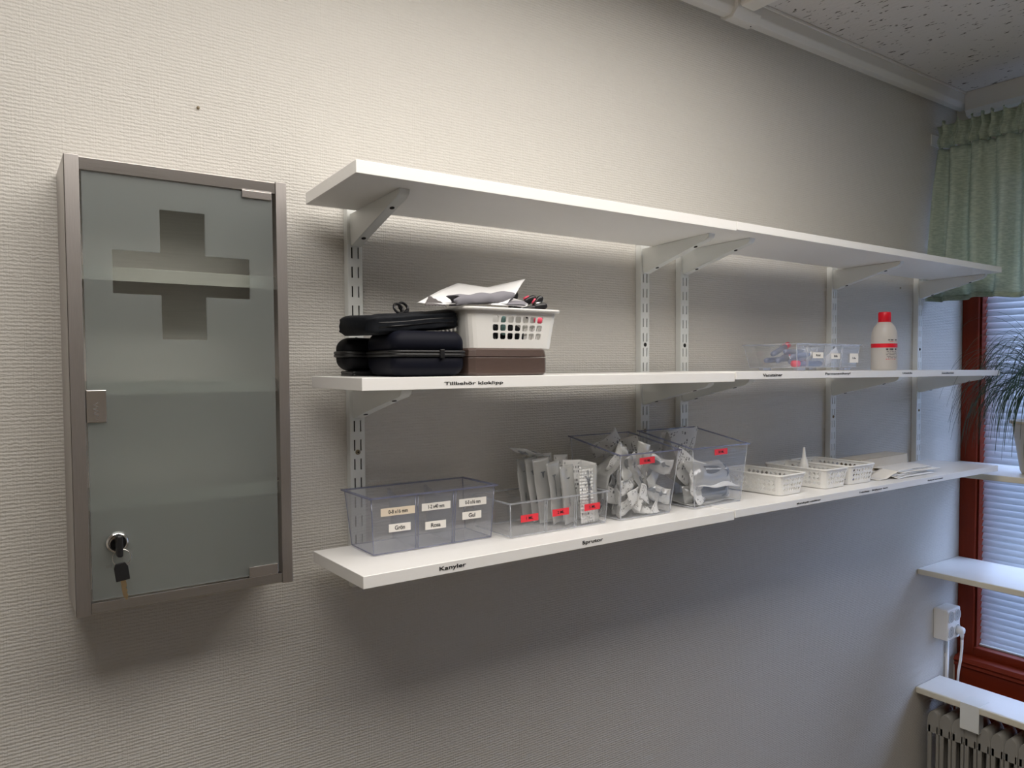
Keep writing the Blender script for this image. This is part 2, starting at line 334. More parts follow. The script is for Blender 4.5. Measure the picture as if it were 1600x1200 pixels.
    def panel(s, us, vs, hole, fn, m, closed=False):
        # sheet over breakpoints us x vs; hole(i,j): None, 'open', 'sq' or 'dia'
        nu, nv = len(us), len(vs); vm = {}
        def V(u, v, key):
            if key not in vm: vm[key] = s.v(fn(u, v))
            return vm[key]
        n = nu-1
        def k(i): return i % n if closed else i
        for i in range(n):
            for j in range(nv-1):
                h = hole(i, j)
                if h == 'open': continue
                u0, u1, v0, v1 = us[i], us[i+1], vs[j], vs[j+1]; um, vm_ = (u0+u1)/2, (v0+v1)/2
                c = [V(u0, v0, ('c', k(i), j)), V(u1, v0, ('c', k(i+1), j)), V(u1, v1, ('c', k(i+1), j+1)), V(u0, v1, ('c', k(i), j+1))]
                if h is None: s.face(c, m)
                elif h == 'sq':
                    a = 0.12; b = 0.12
                    pts = []
                    for q, (sx, sy) in enumerate(((1, 1), (-1, 1), (-1, -1), (1, -1))):
                        bu = u0 if sx > 0 else u1; bv = v0 if sy > 0 else v1
                        du, dv = (u1-u0)*sx, (v1-v0)*sy
                        p1 = V(bu+du*a, bv+dv*(a+b), ('s', k(i), j, q, 0)); p2 = V(bu+du*(a+b), bv+dv*a, ('s', k(i), j, q, 1))
                        pts.append((p1, p2) if q % 2 == 0 else (p2, p1))
                    ring = [x for pr in pts for x in pr]
                    for q in range(4):
                        s.face([c[q], ring[2*q+1], ring[2*q]], m)
                        s.face([c[q], c[(q+1) % 4], ring[(2*q+2) % 8], ring[2*q+1]], m)
                else:
                    mids = [V(um, v0, ('mu', k(i), j)), V(u1, vm_, ('mv', k(i+1), j)), V(um, v1, ('mu', k(i), j+1)), V(u0, vm_, ('mv', k(i), j))]
                    t = 0.07
                    d = [V(um, v0+(v1-v0)*t, ('d', k(i), j, 0)), V(u1-(u1-u0)*t, vm_, ('d', k(i), j, 1)), V(um, v1-(v1-v0)*t, ('d', k(i), j, 2)), V(u0+(u1-u0)*t, vm_, ('d', k(i), j, 3))]
                    for q in range(4):
                        s.face([c[q], mids[q], d[q], d[(q+3) % 4], mids[(q+3) % 4]], m)
    def build(s, name, parent=None, solid=0, loc=None, rot=None, offset=0, bevel=0, subsurf=0):
        bmesh.ops.recalc_face_normals(s.bm, faces=s.bm.faces[:]) if solid == 0 and not getattr(s, 'keep', False) else None
        me = bpy.data.meshes.new(name); s.bm.to_mesh(me); s.bm.free()
        for q in s.mats: me.materials.append(MATS[q])
        o = bpy.data.objects.new(name, me); COL.objects.link(o)
        if parent: o.parent = parent
        if loc: o.location = loc
        if rot: o.rotation_euler = rot
        if solid:
            md = o.modifiers.new('thickness', 'SOLIDIFY'); md.thickness = solid; md.offset = offset
        if bevel:
            md = o.modifiers.new('bevel', 'BEVEL'); md.width = bevel; md.segments = 2; md.limit_method = 'ANGLE'; md.angle_limit = R(40)
        if subsurf:
            md = o.modifiers.new('smooth', 'SUBSURF'); md.levels = subsurf; md.render_levels = subsurf
        return o

def thing(name, label, cat, loc=(0,0,0), rot=(0,0,0), group=None):
    o = bpy.data.objects.new(name, None); COL.objects.link(o); o.empty_display_size = 0.02
    o.location = loc; o.rotation_euler = rot; o['label'] = label; o['category'] = cat
    if group: o['group'] = group
    return o
def tag(o, label, cat, group=None):
    o['label'] = label; o['category'] = cat
    if group: o['group'] = group
    return o
def struct(o): o['kind'] = 'structure'; return o
def copy_tree(o, parent=None):
    c = o.copy(); COL.objects.link(c); c.parent = parent
    if parent is not None: c.matrix_parent_inverse = o.matrix_parent_inverse.copy()
    for ch in list(o.children): copy_tree(ch, c)
    return c
def text_mesh(name, body, x0, x1, zc, y, parent, mat='ink', height=None, bold=0.012, axis='front', squash=1.0):
    # raised lettering on a plane facing -y, fitted between x0 and x1 about the line z = zc
    cu = bpy.data.curves.new(name, 'FONT'); cu.body = body; cu.size = 1; cu.offset = bold; cu.extrude = 0.001; cu.align_x = 'LEFT'
    t = bpy.data.objects.new(name, cu); COL.objects.link(t)
    dg = bpy.context.evaluated_depsgraph_get(); me = bpy.data.meshes.new_from_object(t.evaluated_get(dg)); bpy.data.objects.remove(t); bpy.data.curves.remove(cu)
    xs = [v.co.x for v in me.vertices]; ys = [v.co.y for v in me.vertices]
    sx = (x1-x0)/(max(xs)-min(xs)); sz = (height/(max(ys)-min(ys)) if height else sx*squash)
    mx, my = min(xs), (max(ys)+min(ys))/2
    for v in me.vertices:
        X, Yv, Z = v.co; v.co = ((X-mx)*sx+x0, y-0.00012-Z*0.1, (Yv-my)*sz+zc)
    me.materials.clear(); me.materials.append(MATS[mat]); me.name = name
    o = bpy.data.objects.new(name, me); COL.objects.link(o); o.parent = parent
    return o
def rrect(w, d, r, n=6, cx=0, cy=0):
    # rounded rectangle outline, counter-clockwise from front-left
    pts = []
    for (x, y, a0) in ((w/2-r, -d/2+r, -90), (w/2-r, d/2-r, 0), (-w/2+r, d/2-r, 90), (-w/2+r, -d/2+r, 180)):
        for k in range(n+1):
            a = R(a0+90*k/n); pts.append((cx+x+r*math.cos(a), cy+y+r*math.sin(a)))
    return pts
rng = random.Random(7)

# ================================================================ room
XW, XF = 2.20, 2.26          # window wall face, window frame face
ZT, ZB = 2.30, 0.60
b = MB(); b.box(-2.0, 2.45, 0, 0.12, 0, 2.56, 'wallpaper'); struct(b.build('wall_back'))
b = MB(); b.box(-2.12, -2.0, -3.6, 0.12, 0, 2.56, 'room_paint'); struct(b.build('wall_left'))
b = MB(); b.box(-2.12, 2.45, -3.72, -3.6, 0, 2.56, 'room_paint'); struct(b.build('wall_front'))
b = MB()
b.box(XW, 2.45, -3.6, 0.0, ZT, 2.56, 'room_paint'); b.box(XW, 2.45, -3.6, -1.75, 0, ZT, 'room_paint'); b.box(2.24, 2.45, -1.75, 0, 0, 0.60, 'room_paint')
struct(b.build('wall_right'))
b = MB(); b.box(-2.12, 2.45, -3.72, 0.12, -0.1, 0, 'floor_vinyl'); struct(b.build('floor'))
b = MB(); b.box(-2.12, 2.45, -3.72, 0.12, 2.47, 2.60, 'ceiling_tile'); struct(b.build('ceiling'))

# ceiling trunking along both walls
t1 = MB()
prof = [(0, 2.432), (-0.010, 2.424), (-0.030, 2.424), (-0.042, 2.436), (-0.042, 2.47), (0, 2.47)]
t1.prism(prof, 'x', -2.0, XW, 'white_trim'); t1.box(-2.0, XW, -0.0475, -0.042, 2.462, 2.47, 'white_trim')
o = struct(t1.build('trim_1', bevel=0.002))
t2 = MB(); t2.prism([(1.00, 2.427), (0.988, 2.418), (0.965, 2.418), (0.952, 2.432), (0.952, 2.47), (1.0, 2.47)], 'x', 1.03, 1.145, 'white_trim')
t2 = MB(); t2.prism([(0.0, 2.426), (-0.012, 2.417), (-0.036, 2.417), (-0.052, 2.434), (-0.052, 2.4695), (0, 2.4695)], 'x', 1.028, 1.115, 'white_trim')
t2.box(1.035, 1.088, -0.30, -0.05, 2.436, 2.4695, 'white_trim', 0.006)
t2.lathe([(0.0016, -0.002), (0.0016, 0.0)], 'dark_hole', 10, c=(1.105, -0.028, 2.4168))
j = t2.build('trunking_joint', o, bevel=0.0015)
t3 = MB(); t3.prism([(XW-x, z) for x, z in ((0, 2.40), (0.012, 2.392), (0.030, 2.396), (0.040, 2.412), (0.040, 2.47), (0, 2.47))], 'y', -3.6, -0.042, 'white_trim')
struct(t3.build('trim_2', bevel=0.002))

# ---------------------------------------------------------------- window
YS0, YS1 = -0.052, -1.62
w = MB()
w.box(XF, 2.36, YS0, -0.001, 0.60, ZT, 'frame_wood', 0.003); w.box(XF, 2.36, -1.70, YS1, 0.60, ZT, 'frame_wood', 0.003)
w.box(XF+0.012, 2.36, YS0-0.006, YS0+0.001, 0.645, ZT, 'frame_wood')
win = struct(w.build('window_1'))
w = MB(); w.box(XF, 2.36, YS1, YS0, 0.60, 0.648, 'rail_wood', 0.003); w.box(XF, 2.36, YS1, YS0, ZT-0.05, ZT, 'rail_wood', 0.003)
w.build('window_rail', win)
w = MB(); w.prism([(XF, 0.622), (XF-0.038, 0.618), (XF-0.048, 0.606), (XF-0.040, 0.598), (XF-0.044, 0.590), (XF-0.036, 0.583), (XF-0.036, 0.30), (XF, 0.30)], 'y', -1.70, -0.012, 'rail_wood')
w.build('apron_board', win)
w = MB(); w.box(2.272, 2.276, YS1-0.01, YS0+0.01, 0.640, ZT-0.04, 'window_pane'); w.build('pane', win)
bl = thing('venetian_blind', 'closed white venetian blind behind the red-brown window frame', 'blind', (2.305, 0, 0))
s_ = MB(); zz = 0.662; pitch_ = 0.0213; ang = R(57)
while zz < 2.22:
    hw = 0.0138
    # slightly crowned slat, room-side edge down
    prof = []
    for k in range(5):
        u = -1+k/2; c_ = 0.0016*(1-u*u)
        prof.append((-math.cos(ang)*hw*u - math.sin(ang)*c_, -math.sin(ang)*hw*u*-1*-1 + math.cos(ang)*c_))
    prof = [(p[0], zz+0.0+(-p[1] if False else p[1])) for p in prof]
    A = [s_.v((x, YS0-0.002, z)) for x, z in prof]; B = [s_.v((x, YS1+0.002, z)) for x, z in prof]
    for i in range(4): s_.face([A[i], A[i+1], B[i+1], B[i]], 'blind_slat', True)
    zz += pitch_
s_.keep = True
s_.build('slats', bl, solid=0.0004)
s_ = MB(); s_.box(-0.012, 0.012, YS1+0.002, YS0-0.002, 2.225, 2.25, 'white_metal', 0.002); s_.build('head_rail', bl)
s_ = MB(); s_.box(-0.012, 0.012, YS1+0.002, YS0-0.002, 0.6485, 0.655, 'white_metal', 0.002); s_.build('bottom_rail', bl)

# window shelves and sill
def wshelf(name, z, label, th=0.018, x0=1.988, x1=XF-0.002, edge='sill_edge'):
    m_ = MB(); m_.box(x0+0.002, x1, -1.70, -0.001, z-th, z, 'sill_white', 0.0012)
    m_.box(x0, x0+0.004, -1.70, -0.0012, z-th+0.001, z-0.001, edge, 0.0008)
    return tag(m_.build(name), label, 'shelf')
wshelf('window_shelf', 1.2735, 'white board across the window carrying the potted plant', 0.018)
wshelf('window_shelf', 0.948, 'white board across the window above the power outlet')
m_ = MB(); m_.box(1.990, 2.142, -1.70, -0.001, 0.545, 0.566, 'sill_white', 0.004); m_.box(1.986, 1.994, -1.70, -0.0012, 0.5455, 0.5655, 'sill_edge', 0.003)
tag(m_.build('window_sill_board'), 'lowest white board with a rounded edge above the radiator', 'sill')
# sheet-metal clip on the sill board
m_ = MB(); m_.box(1.983, 2.050, -0.192, -0.138, 0.5662, 0.5682, 'white_metal', 0.0006); m_.box(1.9825, 1.9855, -0.192, -0.138, 0.488, 0.568, 'white_metal', 0.0006)
m_.box(1.983, 2.03, -0.192, -0.138, 0.486, 0.489, 'white_metal', 0.0006)
m_.box(1.983, 2.012, -0.192, -0.190, 0.488, 0.5445, 'clear_edge')
tag(m_.build('sill_clip'), 'white sheet metal clip hooked over the sill board edge', 'clip')

# ---------------------------------------------------------------- radiator
rad = thing('radiator', 'old grey-white column radiator under the window sill', 'radiator', (2.0, -0.032, 0.12))
for k in range(26):
    y0 = -0.037*k
    m_ = MB()
    # rounded column section, seen from the front, with a slot through it
    def sec(x0, x1, mat='radiator_paint'):
        us = [y0-0.0355, y0-0.026, y0-0.012, y0-0.0015]
        pts = []
        for q in range(9):
            a = PI*q/8; pts.append((y0-0.0185-0.017*math.cos(a), 0.345+0.022*math.sin(a)))
    zt = 0.335
    for (ya, yb) in ((y0-0.036, y0-0.0265), (y0-0.0135, y0-0.001)): m_.box(0.0, 0.010, ya, yb, 0.0, zt, 'radiator_paint', 0.003)
    out_ = [(y0-0.036, 0.31)]+[(y0-0.0185-0.0175*math.cos(PI*q/10), 0.345+0.035*math.sin(PI*q/10)) for q in range(11)]+[(y0-0.001, 0.31)]
    m_.prism(out_, 'x', 0.0, 0.10, 'radiator_paint', True)
    m_.box(0.028, 0.040, y0-0.0265, y0-0.0135, 0.0, 0.33, 'radiator_paint', 0.004)
    m_.box(0.055, 0.10, y0-0.036, y0-0.001, 0.0, 0.33, 'radiator_paint', 0.004)
    m_.build('radiator_column', rad)
m_ = MB(); m_.tube([(0.05, 0.01, 0.335), (0.05, -0.99, 0.335)], 0.013, 'radiator_paint', 12); m_.build('pipe', rad)
for yf_ in (-0.05, -0.9):
    m_ = MB(); m_.box(0.0, 0.1, yf_, yf_+0.02, -0.12, 0.0, 'radiator_paint', 0.003); m_.build('foot', rad)

# ---------------------------------------------------------------- power outlet, cable, conduit
ob = thing('power_outlet', 'white four-way wall power outlet box beside the window', 'outlet', (2.096, 0, 0.70))
m_ = MB(); m_.box(0, 0.086, -0.046, 0, 0, 0.102, 'white_plastic', 0.004); m_.build('housing', ob)
for cx, cz in ((0.0225, 0.0765), (0.0635, 0.0765), (0.0225, 0.0275), (0.0635, 0.0275)):
    m_ = MB(); m_.lathe([(0.0205, -0.0462), (0.0205, -0.0480), (0.0185, -0.0480), (0.0185, -0.0466), (0.0, -0.0466)], 'white_plastic', 24, c=(cx, 0, cz), axis='y')
    so = m_.build('socket_ring', ob)
    m_ = MB(); m_.lathe([(0.0184, -0.0463), (0.0184, -0.0474)], 'socket_grey', 24, c=(cx, 0, cz), axis='y')
    for dz in (-0.006, 0.006): m_.lathe([(0.0014, -0.0474), (0.0014, -0.0476)], 'dark_hole', 8, c=(cx, 0, cz+dz), axis='y')
    m_.build('socket_face', so)
pl = thing('power_plug', 'white plug with cord in the lower right socket', 'plug', (2.158, -0.048, 0.728))
m_ = MB(); m_.lathe([(0.0135, 0.0), (0.0135, -0.012), (0.011, -0.020), (0.0, -0.021)], 'white_plastic', 16, c=(0, 0, 0), axis='y')
m_.tube([(0, -0.012, -0.002), (0.002, -0.014, -0.016), (0.004, -0.013, -0.030)], [0.008, 0.006, 0.004], 'white_plastic', 10); m_.build('plug_head', pl)
m_ = MB(); m_.tube([(0.004, -0.013, -0.028), (0.008, -0.011, -0.06), (0.010, -0.007, -0.10), (0.008, -0.002, -0.14), (0.006, 0.0, -0.19), (0.006, 0.0, -0.23), (0.006, 0, -0.40)], 0.0042, 'white_plastic', 10); m_.build('cord', pl)
m_ = MB(); m_.tube([(2.178, -0.0075, 0.7002), (2.178, -0.0075, 0.20)], 0.0055, 'white_plastic', 10); m_.box(2.172, 2.190, -0.006, 0, 0.620, 0.632, 'white_plastic', 0.002)
tag(m_.build('cable_conduit'), 'thin white conduit running down the wall from the outlet', 'conduit')

# ---------------------------------------------------------------- curtain valance
cu = thing('curtain_valance', 'short sage green gathered curtain hanging at the window top', 'curtain', (2.05, 0, 0))
def fold(y, z, ph=0.0):
    k = 0.4+0.6*min(1, (2.32-z)/0.35)
    return 0.025*k*math.sin(y*2*PI/0.062+0.9*math.sin(y*17)+ph) + 0.011*math.sin(y*2*PI/0.027+1.5*math.sin(y*41))*max(0, 1-(2.32-z)/0.17) + 0.012*math.sin(z*5+y*9)*min(1, (2.3-z)/0.5)
m_ = MB(); m_.keep = True
ny, nz = 260, 26
YC0, YC1 = -0.016, -1.65
rows = []
for j in range(nz+1):
    z = 2.275-(2.275-1.800)*j/nz; row = []
    for i in range(ny+1):
        y = YC0+(YC1-YC0)*i/ny
        flare = 0.05*(1-i/ny)**14*(j/nz)
        row.append(m_.v((fold(y, z)-flare-(0.012 if j > 1 else 0.0)*0, y+(0.006*math.sin(z*9+y*40)*j/nz if i > 2 else 0), z+0.004*math.sin(y*30)*(j/nz))))
    rows.append(row)
for j in range(nz):
    for i in range(ny): m_.face([rows[j][i], rows[j+1][i], rows[j+1][i+1], rows[j][i+1]], 'curtain_cloth', True)
m_.build('drape', cu, solid=0.0006)
m_ = MB(); m_.keep = True; rows = []
for j in range(13):
    row = []
    for i in range(ny*2+1):
        y = YC0+(YC1-YC0)*i/(ny*2)
        pin = abs(j/12-0.36)/0.36 if j/12 < 0.36 else (j/12-0.36)/0.64; ruff = (0.007+0.016*pin)*math.sin(y*2*PI/0.034+1.5*math.sin(y*41)+(j/12)*1.2)+0.004*math.sin(y*2*PI/0.0125+j*0.35)
        t = j/12; z = 2.275+0.080*t+0.010*math.sin(y*2*PI/0.034+1.5*math.sin(y*41)+2.2)*t*t
        x = ruff - 0.012*math.sin(PI*min(1, t/0.55)) - 0.010*max(0, t-0.6)
        row.append(m_.v((x, y, z)))
    rows.append(row)
for j in range(12):
    for i in range(ny*2): m_.face([rows[j][i], rows[j][i+1], rows[j+1][i+1], rows[j+1][i]], 'curtain_cloth', True)
m_.build('ruffled_heading', cu, solid=0.0006)
m_ = MB(); m_.tube([(0.018, -0.004, 2.304), (0.018, -1.7, 2.304)], 0.004, 'white_plastic', 12); m_.build('rod', cu)
m_ = MB(); m_.keep = True; rows = []
for j in range(4):
    row = []
    for i in range(ny+1):
        y = YC0+(YC1-YC0)*i/ny; z = 1.803+0.016*j/3; 
        flare = 0.05*(1-i/ny)**14
        row.append(m_.v((fold(y, z)-flare-0.0016, y+0.006*math.sin(z*9+y*40)*(1 if i > 2 else 0), z-0.004+0.004*math.sin(y*30))))
    rows.append(row)
for j in range(3):
    for i in range(ny): m_.face([rows[j][i], rows[j+1][i], rows[j+1][i+1], rows[j][i+1]], 'curtain_cloth', True)
m_.build('hem', cu, solid=0.0006)
m_ = MB(); m_.box(2.03, 2.20, -0.004, -0.001, 2.290, 2.325, 'white_metal'); tag(m_.build('curtain_rod_bracket'), 'small white rod bracket at the wall end of the curtain', 'bracket')

# ---------------------------------------------------------------- potted plant
pt = thing('potted_plant', 'arching grass-leaved plant in a beige pot on the window board', 'plant', (2.105, -0.305, 1.2737))
m_ = MB(); m_.lathe([(0.0, 0.0), (0.055, 0.0), (0.060, 0.01), (0.082, 0.148), (0.088, 0.150), (0.088, 0.158), (0.078, 0.158), (0.074, 0.140), (0.0, 0.138)], 'pot_ceramic', 36, cap=False)
pp = m_.build('pot', pt)
m_ = MB(); m_.lathe([(0.0, 0.145), (0.074, 0.142)], 'soil', 24, cap=False); m_.build('soil', pp)
m_ = MB(); m_.lathe([(0.03, 0.13), (0.034, 0.15), (0.022, 0.19), (0.012, 0.24), (0.008, 0.26)], 'bark', 14); m_.build('trunk', pt)
m_ = MB(); m_.keep = True
rl = random.Random(11)
for k in range(430):
    a = rl.uniform(0, 2*PI); L_ = rl.uniform(0.24, 0.39); el = R(rl.uniform(15, 80)); wdt = rl.uniform(0.0011, 0.0022)
    p = Vector((0.006*math.cos(a), 0.006*math.sin(a), rl.uniform(0.235, 0.268))); d = Vector((math.cos(a)*math.cos(el), math.sin(a)*math.cos(el), math.sin(el)))
    # leaves bend away from the glass
    n_ = 16; prev = None; droop = rl.uniform(0.20, 0.33)
    side = Vector((-math.sin(a), math.cos(a), 0)); tw = rl.uniform(-0.6, 0.6)
    for i in range(n_+1):
        t = i/n_; wd = wdt*(1-0.85*t**2)
        if p.x > 0.145: p.x = 0.145
        q = (p-side*wd, p+side*wd+Vector((0, 0, tw*wd)))
        if p.x < 0.145 or True:
            cur = [m_.v(q[0]), m_.v(q[1])]
        if prev: m_.face([prev[0], cur[0], cur[1], prev[1]], 'leaf', True)
        prev = cur
        p = p+d*(L_/n_); d = d+Vector((0, 0, -droop*(0.4+t*1.3))); d.normalize()
        if p.z < 0.03 and math.hypot(p.x, p.y) < 0.10: break
m_.build('leaves', pt, solid=0.0003)

# ================================================================ shelving
UX = [0.0895, 0.764, 0.890, 1.4865, 1.951]
up0 = thing('wall_upright', 'white slotted wall upright left of all, nearest the steel cabinet', 'upright', (UX[0], 0, 1.228))
H = 0.640
m_ = MB()
rowz = [0.0]; k0 = 1.8011-1.228
zs = []
k = k0
while k > 0.02: zs.append(k); k -= 0.0323
zs = sorted(zs)
if zs[-1]+0.0323 < H-0.01: zs.append(zs[-1]+0.0323)
vs = [0.0]
for z in zs: vs += [z-0.0185, z]
vs.append(H)
us = [-0.0125, -0.0068, -0.0042, 0.0042, 0.0068, 0.0125]
m_.keep = True
m_.panel(us, vs, lambda i, j: 'open' if (i in (1, 3) and j % 2 == 1) else None, lambda u, v: (u, -0.016, v), 'white_metal')
for sx in (-1, 1):
    A = [m_.v((sx*0.0125, -0.016, 0)), m_.v((sx*0.0125, -0.001, 0)), m_.v((sx*0.0125, -0.001, H)), m_.v((sx*0.0125, -0.016, H))]; m_.face(A, 'white_metal')
m_.build('channel', up0, solid=0.0014)
m_ = MB(); m_.box(-0.011, 0.011, -0.0012, -0.0004, 0.002, H-0.002, 'dark_hole'); m_.build('channel_shade', up0)  # near-black sheet painting the shade inside the channel, seen through the slots
def screw(parent, z, mat='screw_metal'):
    m_ = MB(); m_.lathe([(0.0044, -0.0158), (0.0044, -0.0172), (0.003, -0.0184), (0, -0.0186)], mat, 14, axis='y', c=(0, 0, z), cap=False)
    m_.lathe([(0.0018, -0.0184), (0.0018, -0.0188)], 'dark_hole', 6, axis='y', c=(0, 0, z)); return m_.build('screw', parent)
screw(up0, 1.6467-1.228, 'dark_hole'); screw(up0, 1.457-1.228)
ups = [up0]
for x, lb in zip(UX[1:], ('white slotted wall upright at the right end of the left shelves', 'white slotted wall upright at the left end of the right shelves',
                          'white slotted wall upright behind the clear bin with red-capped tubes', 'white slotted wall upright nearest the window')):
    u = copy_tree(up0); u.location.x = x; u['label'] = lb; ups.append(u)

ZU, ZM, ZL = 1.8820, 1.5858, 1.3105
AN = [math.atan(0.0071/0.2), math.atan(-0.0011/0.2), math.atan(0.0037/0.2)]
def shelf(x0, x1, yf, yb, z0, z1, tilt, th, name, label):
    # z0/z1: top height of the front edge at the left / right end; tilt: drop towards the back
    m_ = MB(); bb = bmesh.new()
    P = [(x0, yf, z0-th), (x1, yf, z1-th), (x1, yb, z1-th-tilt), (x0, yb, z0-th-tilt), (x0, yf, z0), (x1, yf, z1), (x1, yb, z1-tilt), (x0, yb, z0-tilt)]
    v = [bb.verts.new(q) for q in P]
    for f in ((3,2,1,0),(4,5,6,7),(0,1,5,4),(1,2,6,5),(2,3,7,6),(3,0,4,7)): bb.faces.new([v[i] for i in f])
    bmesh.ops.bevel(bb, geom=bb.edges[:], offset=0.0006, segments=1, affect='EDGES')
    c = Vector((x0, yb, z0-th)); bmesh.ops.translate(bb, verts=bb.verts[:], vec=-c)
    m_.take(bb, 'shelf_white'); o = m_.build(name, loc=c); return tag(o, label, 'shelf', None), c
SH = {}
SH['UL'] = shelf(-0.0025, 0.7895, -0.242, -0.0427, ZU, ZU, 0.0071, 0.0182, 'wall_shelf', 'thick white top shelf board on the left, empty, beside the steel cabinet')
SH['ML'] = shelf(0.0024, 0.7893, -0.240, -0.0436, ZM, ZM, -0.0011, 0.0182, 'wall_shelf', 'white middle left shelf board carrying the black cases and white basket')
SH['LL'] = shelf(0.0001, 0.7893, -0.2405, -0.0435, ZL, ZL, 0.0037, 0.0182, 'wall_shelf', 'white bottom left shelf board carrying the clear storage bins')
SH['UR'] = shelf(0.7903, 1.9541, -0.2425, -0.0435, ZU+0.0001, ZU-0.0054, 0.003, 0.016, 'wall_shelf', 'thinner white top shelf board on the right, in front of the curtain')
SH['MR'] = shelf(0.7901, 1.9541, -0.2425, -0.0435, ZM+0.0022, ZM-0.0033, 0.0, 0.016, 'wall_shelf', 'white middle right shelf board with the red-capped bottle')
SH['LR'] = shelf(0.7901, 1.9541, -0.2425, -0.0435, ZL+0.0017, ZL-0.0038, 0.002, 0.016, 'wall_shelf', 'white bottom right shelf board with the small lattice baskets')
def stext(key, body, x0, x1, z, h=0.0075, mat='ink', bold=0.02):
    o, c = SH[key]; yf = {'UL': -0.242, 'ML': -0.240, 'LL': -0.2405}.get(key, -0.2425)
    text_mesh('shelf_lettering', body, x0-c.x, x1-c.x, z-c.z, yf-0.0004-c.y, o, mat, height=h, bold=bold)
stext('ML', 'Tillbehör kloklipp', 0.132, 0.236, 1.5752, 0.0062, bold=0.016)
stext('MR', 'Vacutainer', 0.873, 0.938, 1.5796, 0.0058, bold=0.025); stext('MR', 'Permanentkanyl', 1.092, 1.190, 1.5797, 0.0060)
stext('MR', 'Urinsticka', 1.419, 1.465, 1.5786, 0.0045); stext('MR', 'Graviditetstest', 1.615, 1.680, 1.5768, 0.0045)
stext('LL', 'Kanyler', 0.120, 0.166, 1.3010, 0.0078, bold=0.018); stext('LL', 'Sprutor', 0.395, 0.441, 1.3012, 0.0078, bold=0.018)
stext('LR', 'Munskydd maskiner', 0.992, 1.080, 1.3018, 0.0050); stext('LR', 'Tvättlapp - Blöjbyxor barn', 1.232, 1.357, 1.3012, 0.0050); stext('LR', 'Rakhyvel instrument', 1.551, 1.630, 1.3000, 0.0045)

# brackets
def bracket(label, loc, ang):
    t = thing('shelf_bracket', label, 'bracket', loc, (ang, 0, 0))
    pr = [(0.0, 0.0), (0.0, -0.050), (-0.004, -0.0535), (-0.010, -0.0525), (-0.040, -0.0440), (-0.150, -0.0170), (-0.176, -0.0115), (-0.184, -0.0065), (-0.1865, 0.0)]
    m_ = MB()
    for x in (-0.0085, 0.0067): m_.prism(pr, 'x', x, x+0.0018, 'white_metal')
    low = pr[2:]
    A = [m_.v((-0.0085, y, z)) for y, z in low]; B = [m_.v((0.0085, y, z)) for y, z in low]
    for i in range(len(low)-1): m_.face([A[i], A[i+1], B[i+1], B[i]], 'white_metal', True)
    A2 = [m_.v((-0.0085, y+0.001, z+0.0016)) for y, z in low]; B2 = [m_.v((0.0085, y+0.001, z+0.0016)) for y, z in low]
    for i in range(len(low)-1): m_.face([A2[i+1], A2[i], B2[i], B2[i+1]], 'white_metal', True)
    for y_, dz in ((0.006, 0), (0.006, 0)): pass
    m_.box(-0.0062, -0.0048, -0.0, 0.006, -0.046, -0.03, 'white_metal'); m_.box(0.0048, 0.0062, 0.0, 0.006, -0.046, -0.03, 'white_metal')
    m_.build('arm', t, bevel=0.0005)
    for y, z in ((-0.035, -0.0456), (-0.143, -0.0190)):
        m_ = MB(); m_.lathe([(0.0038, -0.0006), (0.0038, 0.002)], 'dark_hole', 12); m_.build('screw_hole', t, loc=(0, y, z), rot=(-0.24, 0, 0))
    return t
br0 = None; names_u = ['left-most upright', 'upright at the right end of the left shelves', 'upright at the left end of the right shelves', 'second upright from the window', 'upright nearest the window']
lev = [('top', ZU, [0.0071, 0.003], AN[0]), ('middle', ZM, [-0.0011, 0.0], 0.0), ('bottom', ZL, [0.0037, 0.002], AN[2])]
for ui, x in enumerate(UX):
    for li, (ln, z, tl, an) in enumerate(lev):
        left = ui < 2
        th = 0.0182 if left else 0.016; tt = tl[0] if left else tl[1]
        zo = 0 if left else (0.0001, 0.0022, 0.0017)[li] - 0.0055*(x-0.79)/1.164
        # underside height at the back edge of the board, at y = -0.016 by extrapolation
        slope = tt/0.198; zt_ = z+zo-th-slope*(0.2405-0.0165) - 0.0004
        lb = 'white %s shelf bracket on the %s' % (ln, names_u[ui]); loc = (x, -0.0165, zt_); ang = -math.atan(slope)
        if br0 is None: br0 = bracket(lb, loc, ang)
        else:
            c = copy_tree(br0); c.location = loc; c.rotation_euler = (ang, 0, 0); c['label'] = lb

# ================================================================ steel cabinet
CX0, CX1, CZ0, CZ1, CD = -0.334, -0.0598, 1.2871, 1.8657, 0.125
W_ = CX1-CX0; H_ = CZ1-CZ0
cab = thing('medicine_cabinet', 'stainless steel wall cabinet with frosted glass door and clear cross', 'cabinet', (CX0, 0, CZ0))
m_ = MB()
m_.box(0, 0.0014, -CD+0.001, -0.0005, 0, H_, 'brushed_steel'); m_.box(W_-0.0014, W_, -CD+0.001, -0.0005, 0, H_, 'brushed_steel')
m_.box(0.0014, W_-0.0014, -CD+0.0035, -0.0005, H_-0.0032, H_-0.0018, 'brushed_steel_x'); m_.box(0.0014, W_-0.0014, -CD+0.0035, -0.0005, 0.0012, 0.0026, 'brushed_steel_x')
m_.box(0.0014, W_-0.0014, -0.0035, -0.0007, 0.0026, H_-0.0032, 'steel_back')
m_.build('body', cab)
for nm, xa, xb in (('left', 0, 0.0160), ('right', W_-0.0152, W_)):
    m_ = MB(); m_.box(xa, xb, -CD, -CD+0.0095, 0, H_, 'brushed_steel', 0.0006); m_.build('stile', cab)
m_ = MB(); m_.box(0.0162, W_-0.0154, -CD+0.0012, -CD+0.0105, H_-0.0175, H_-0.0018, 'brushed_steel_x', 0.0005); m_.build('top_rail', cab)
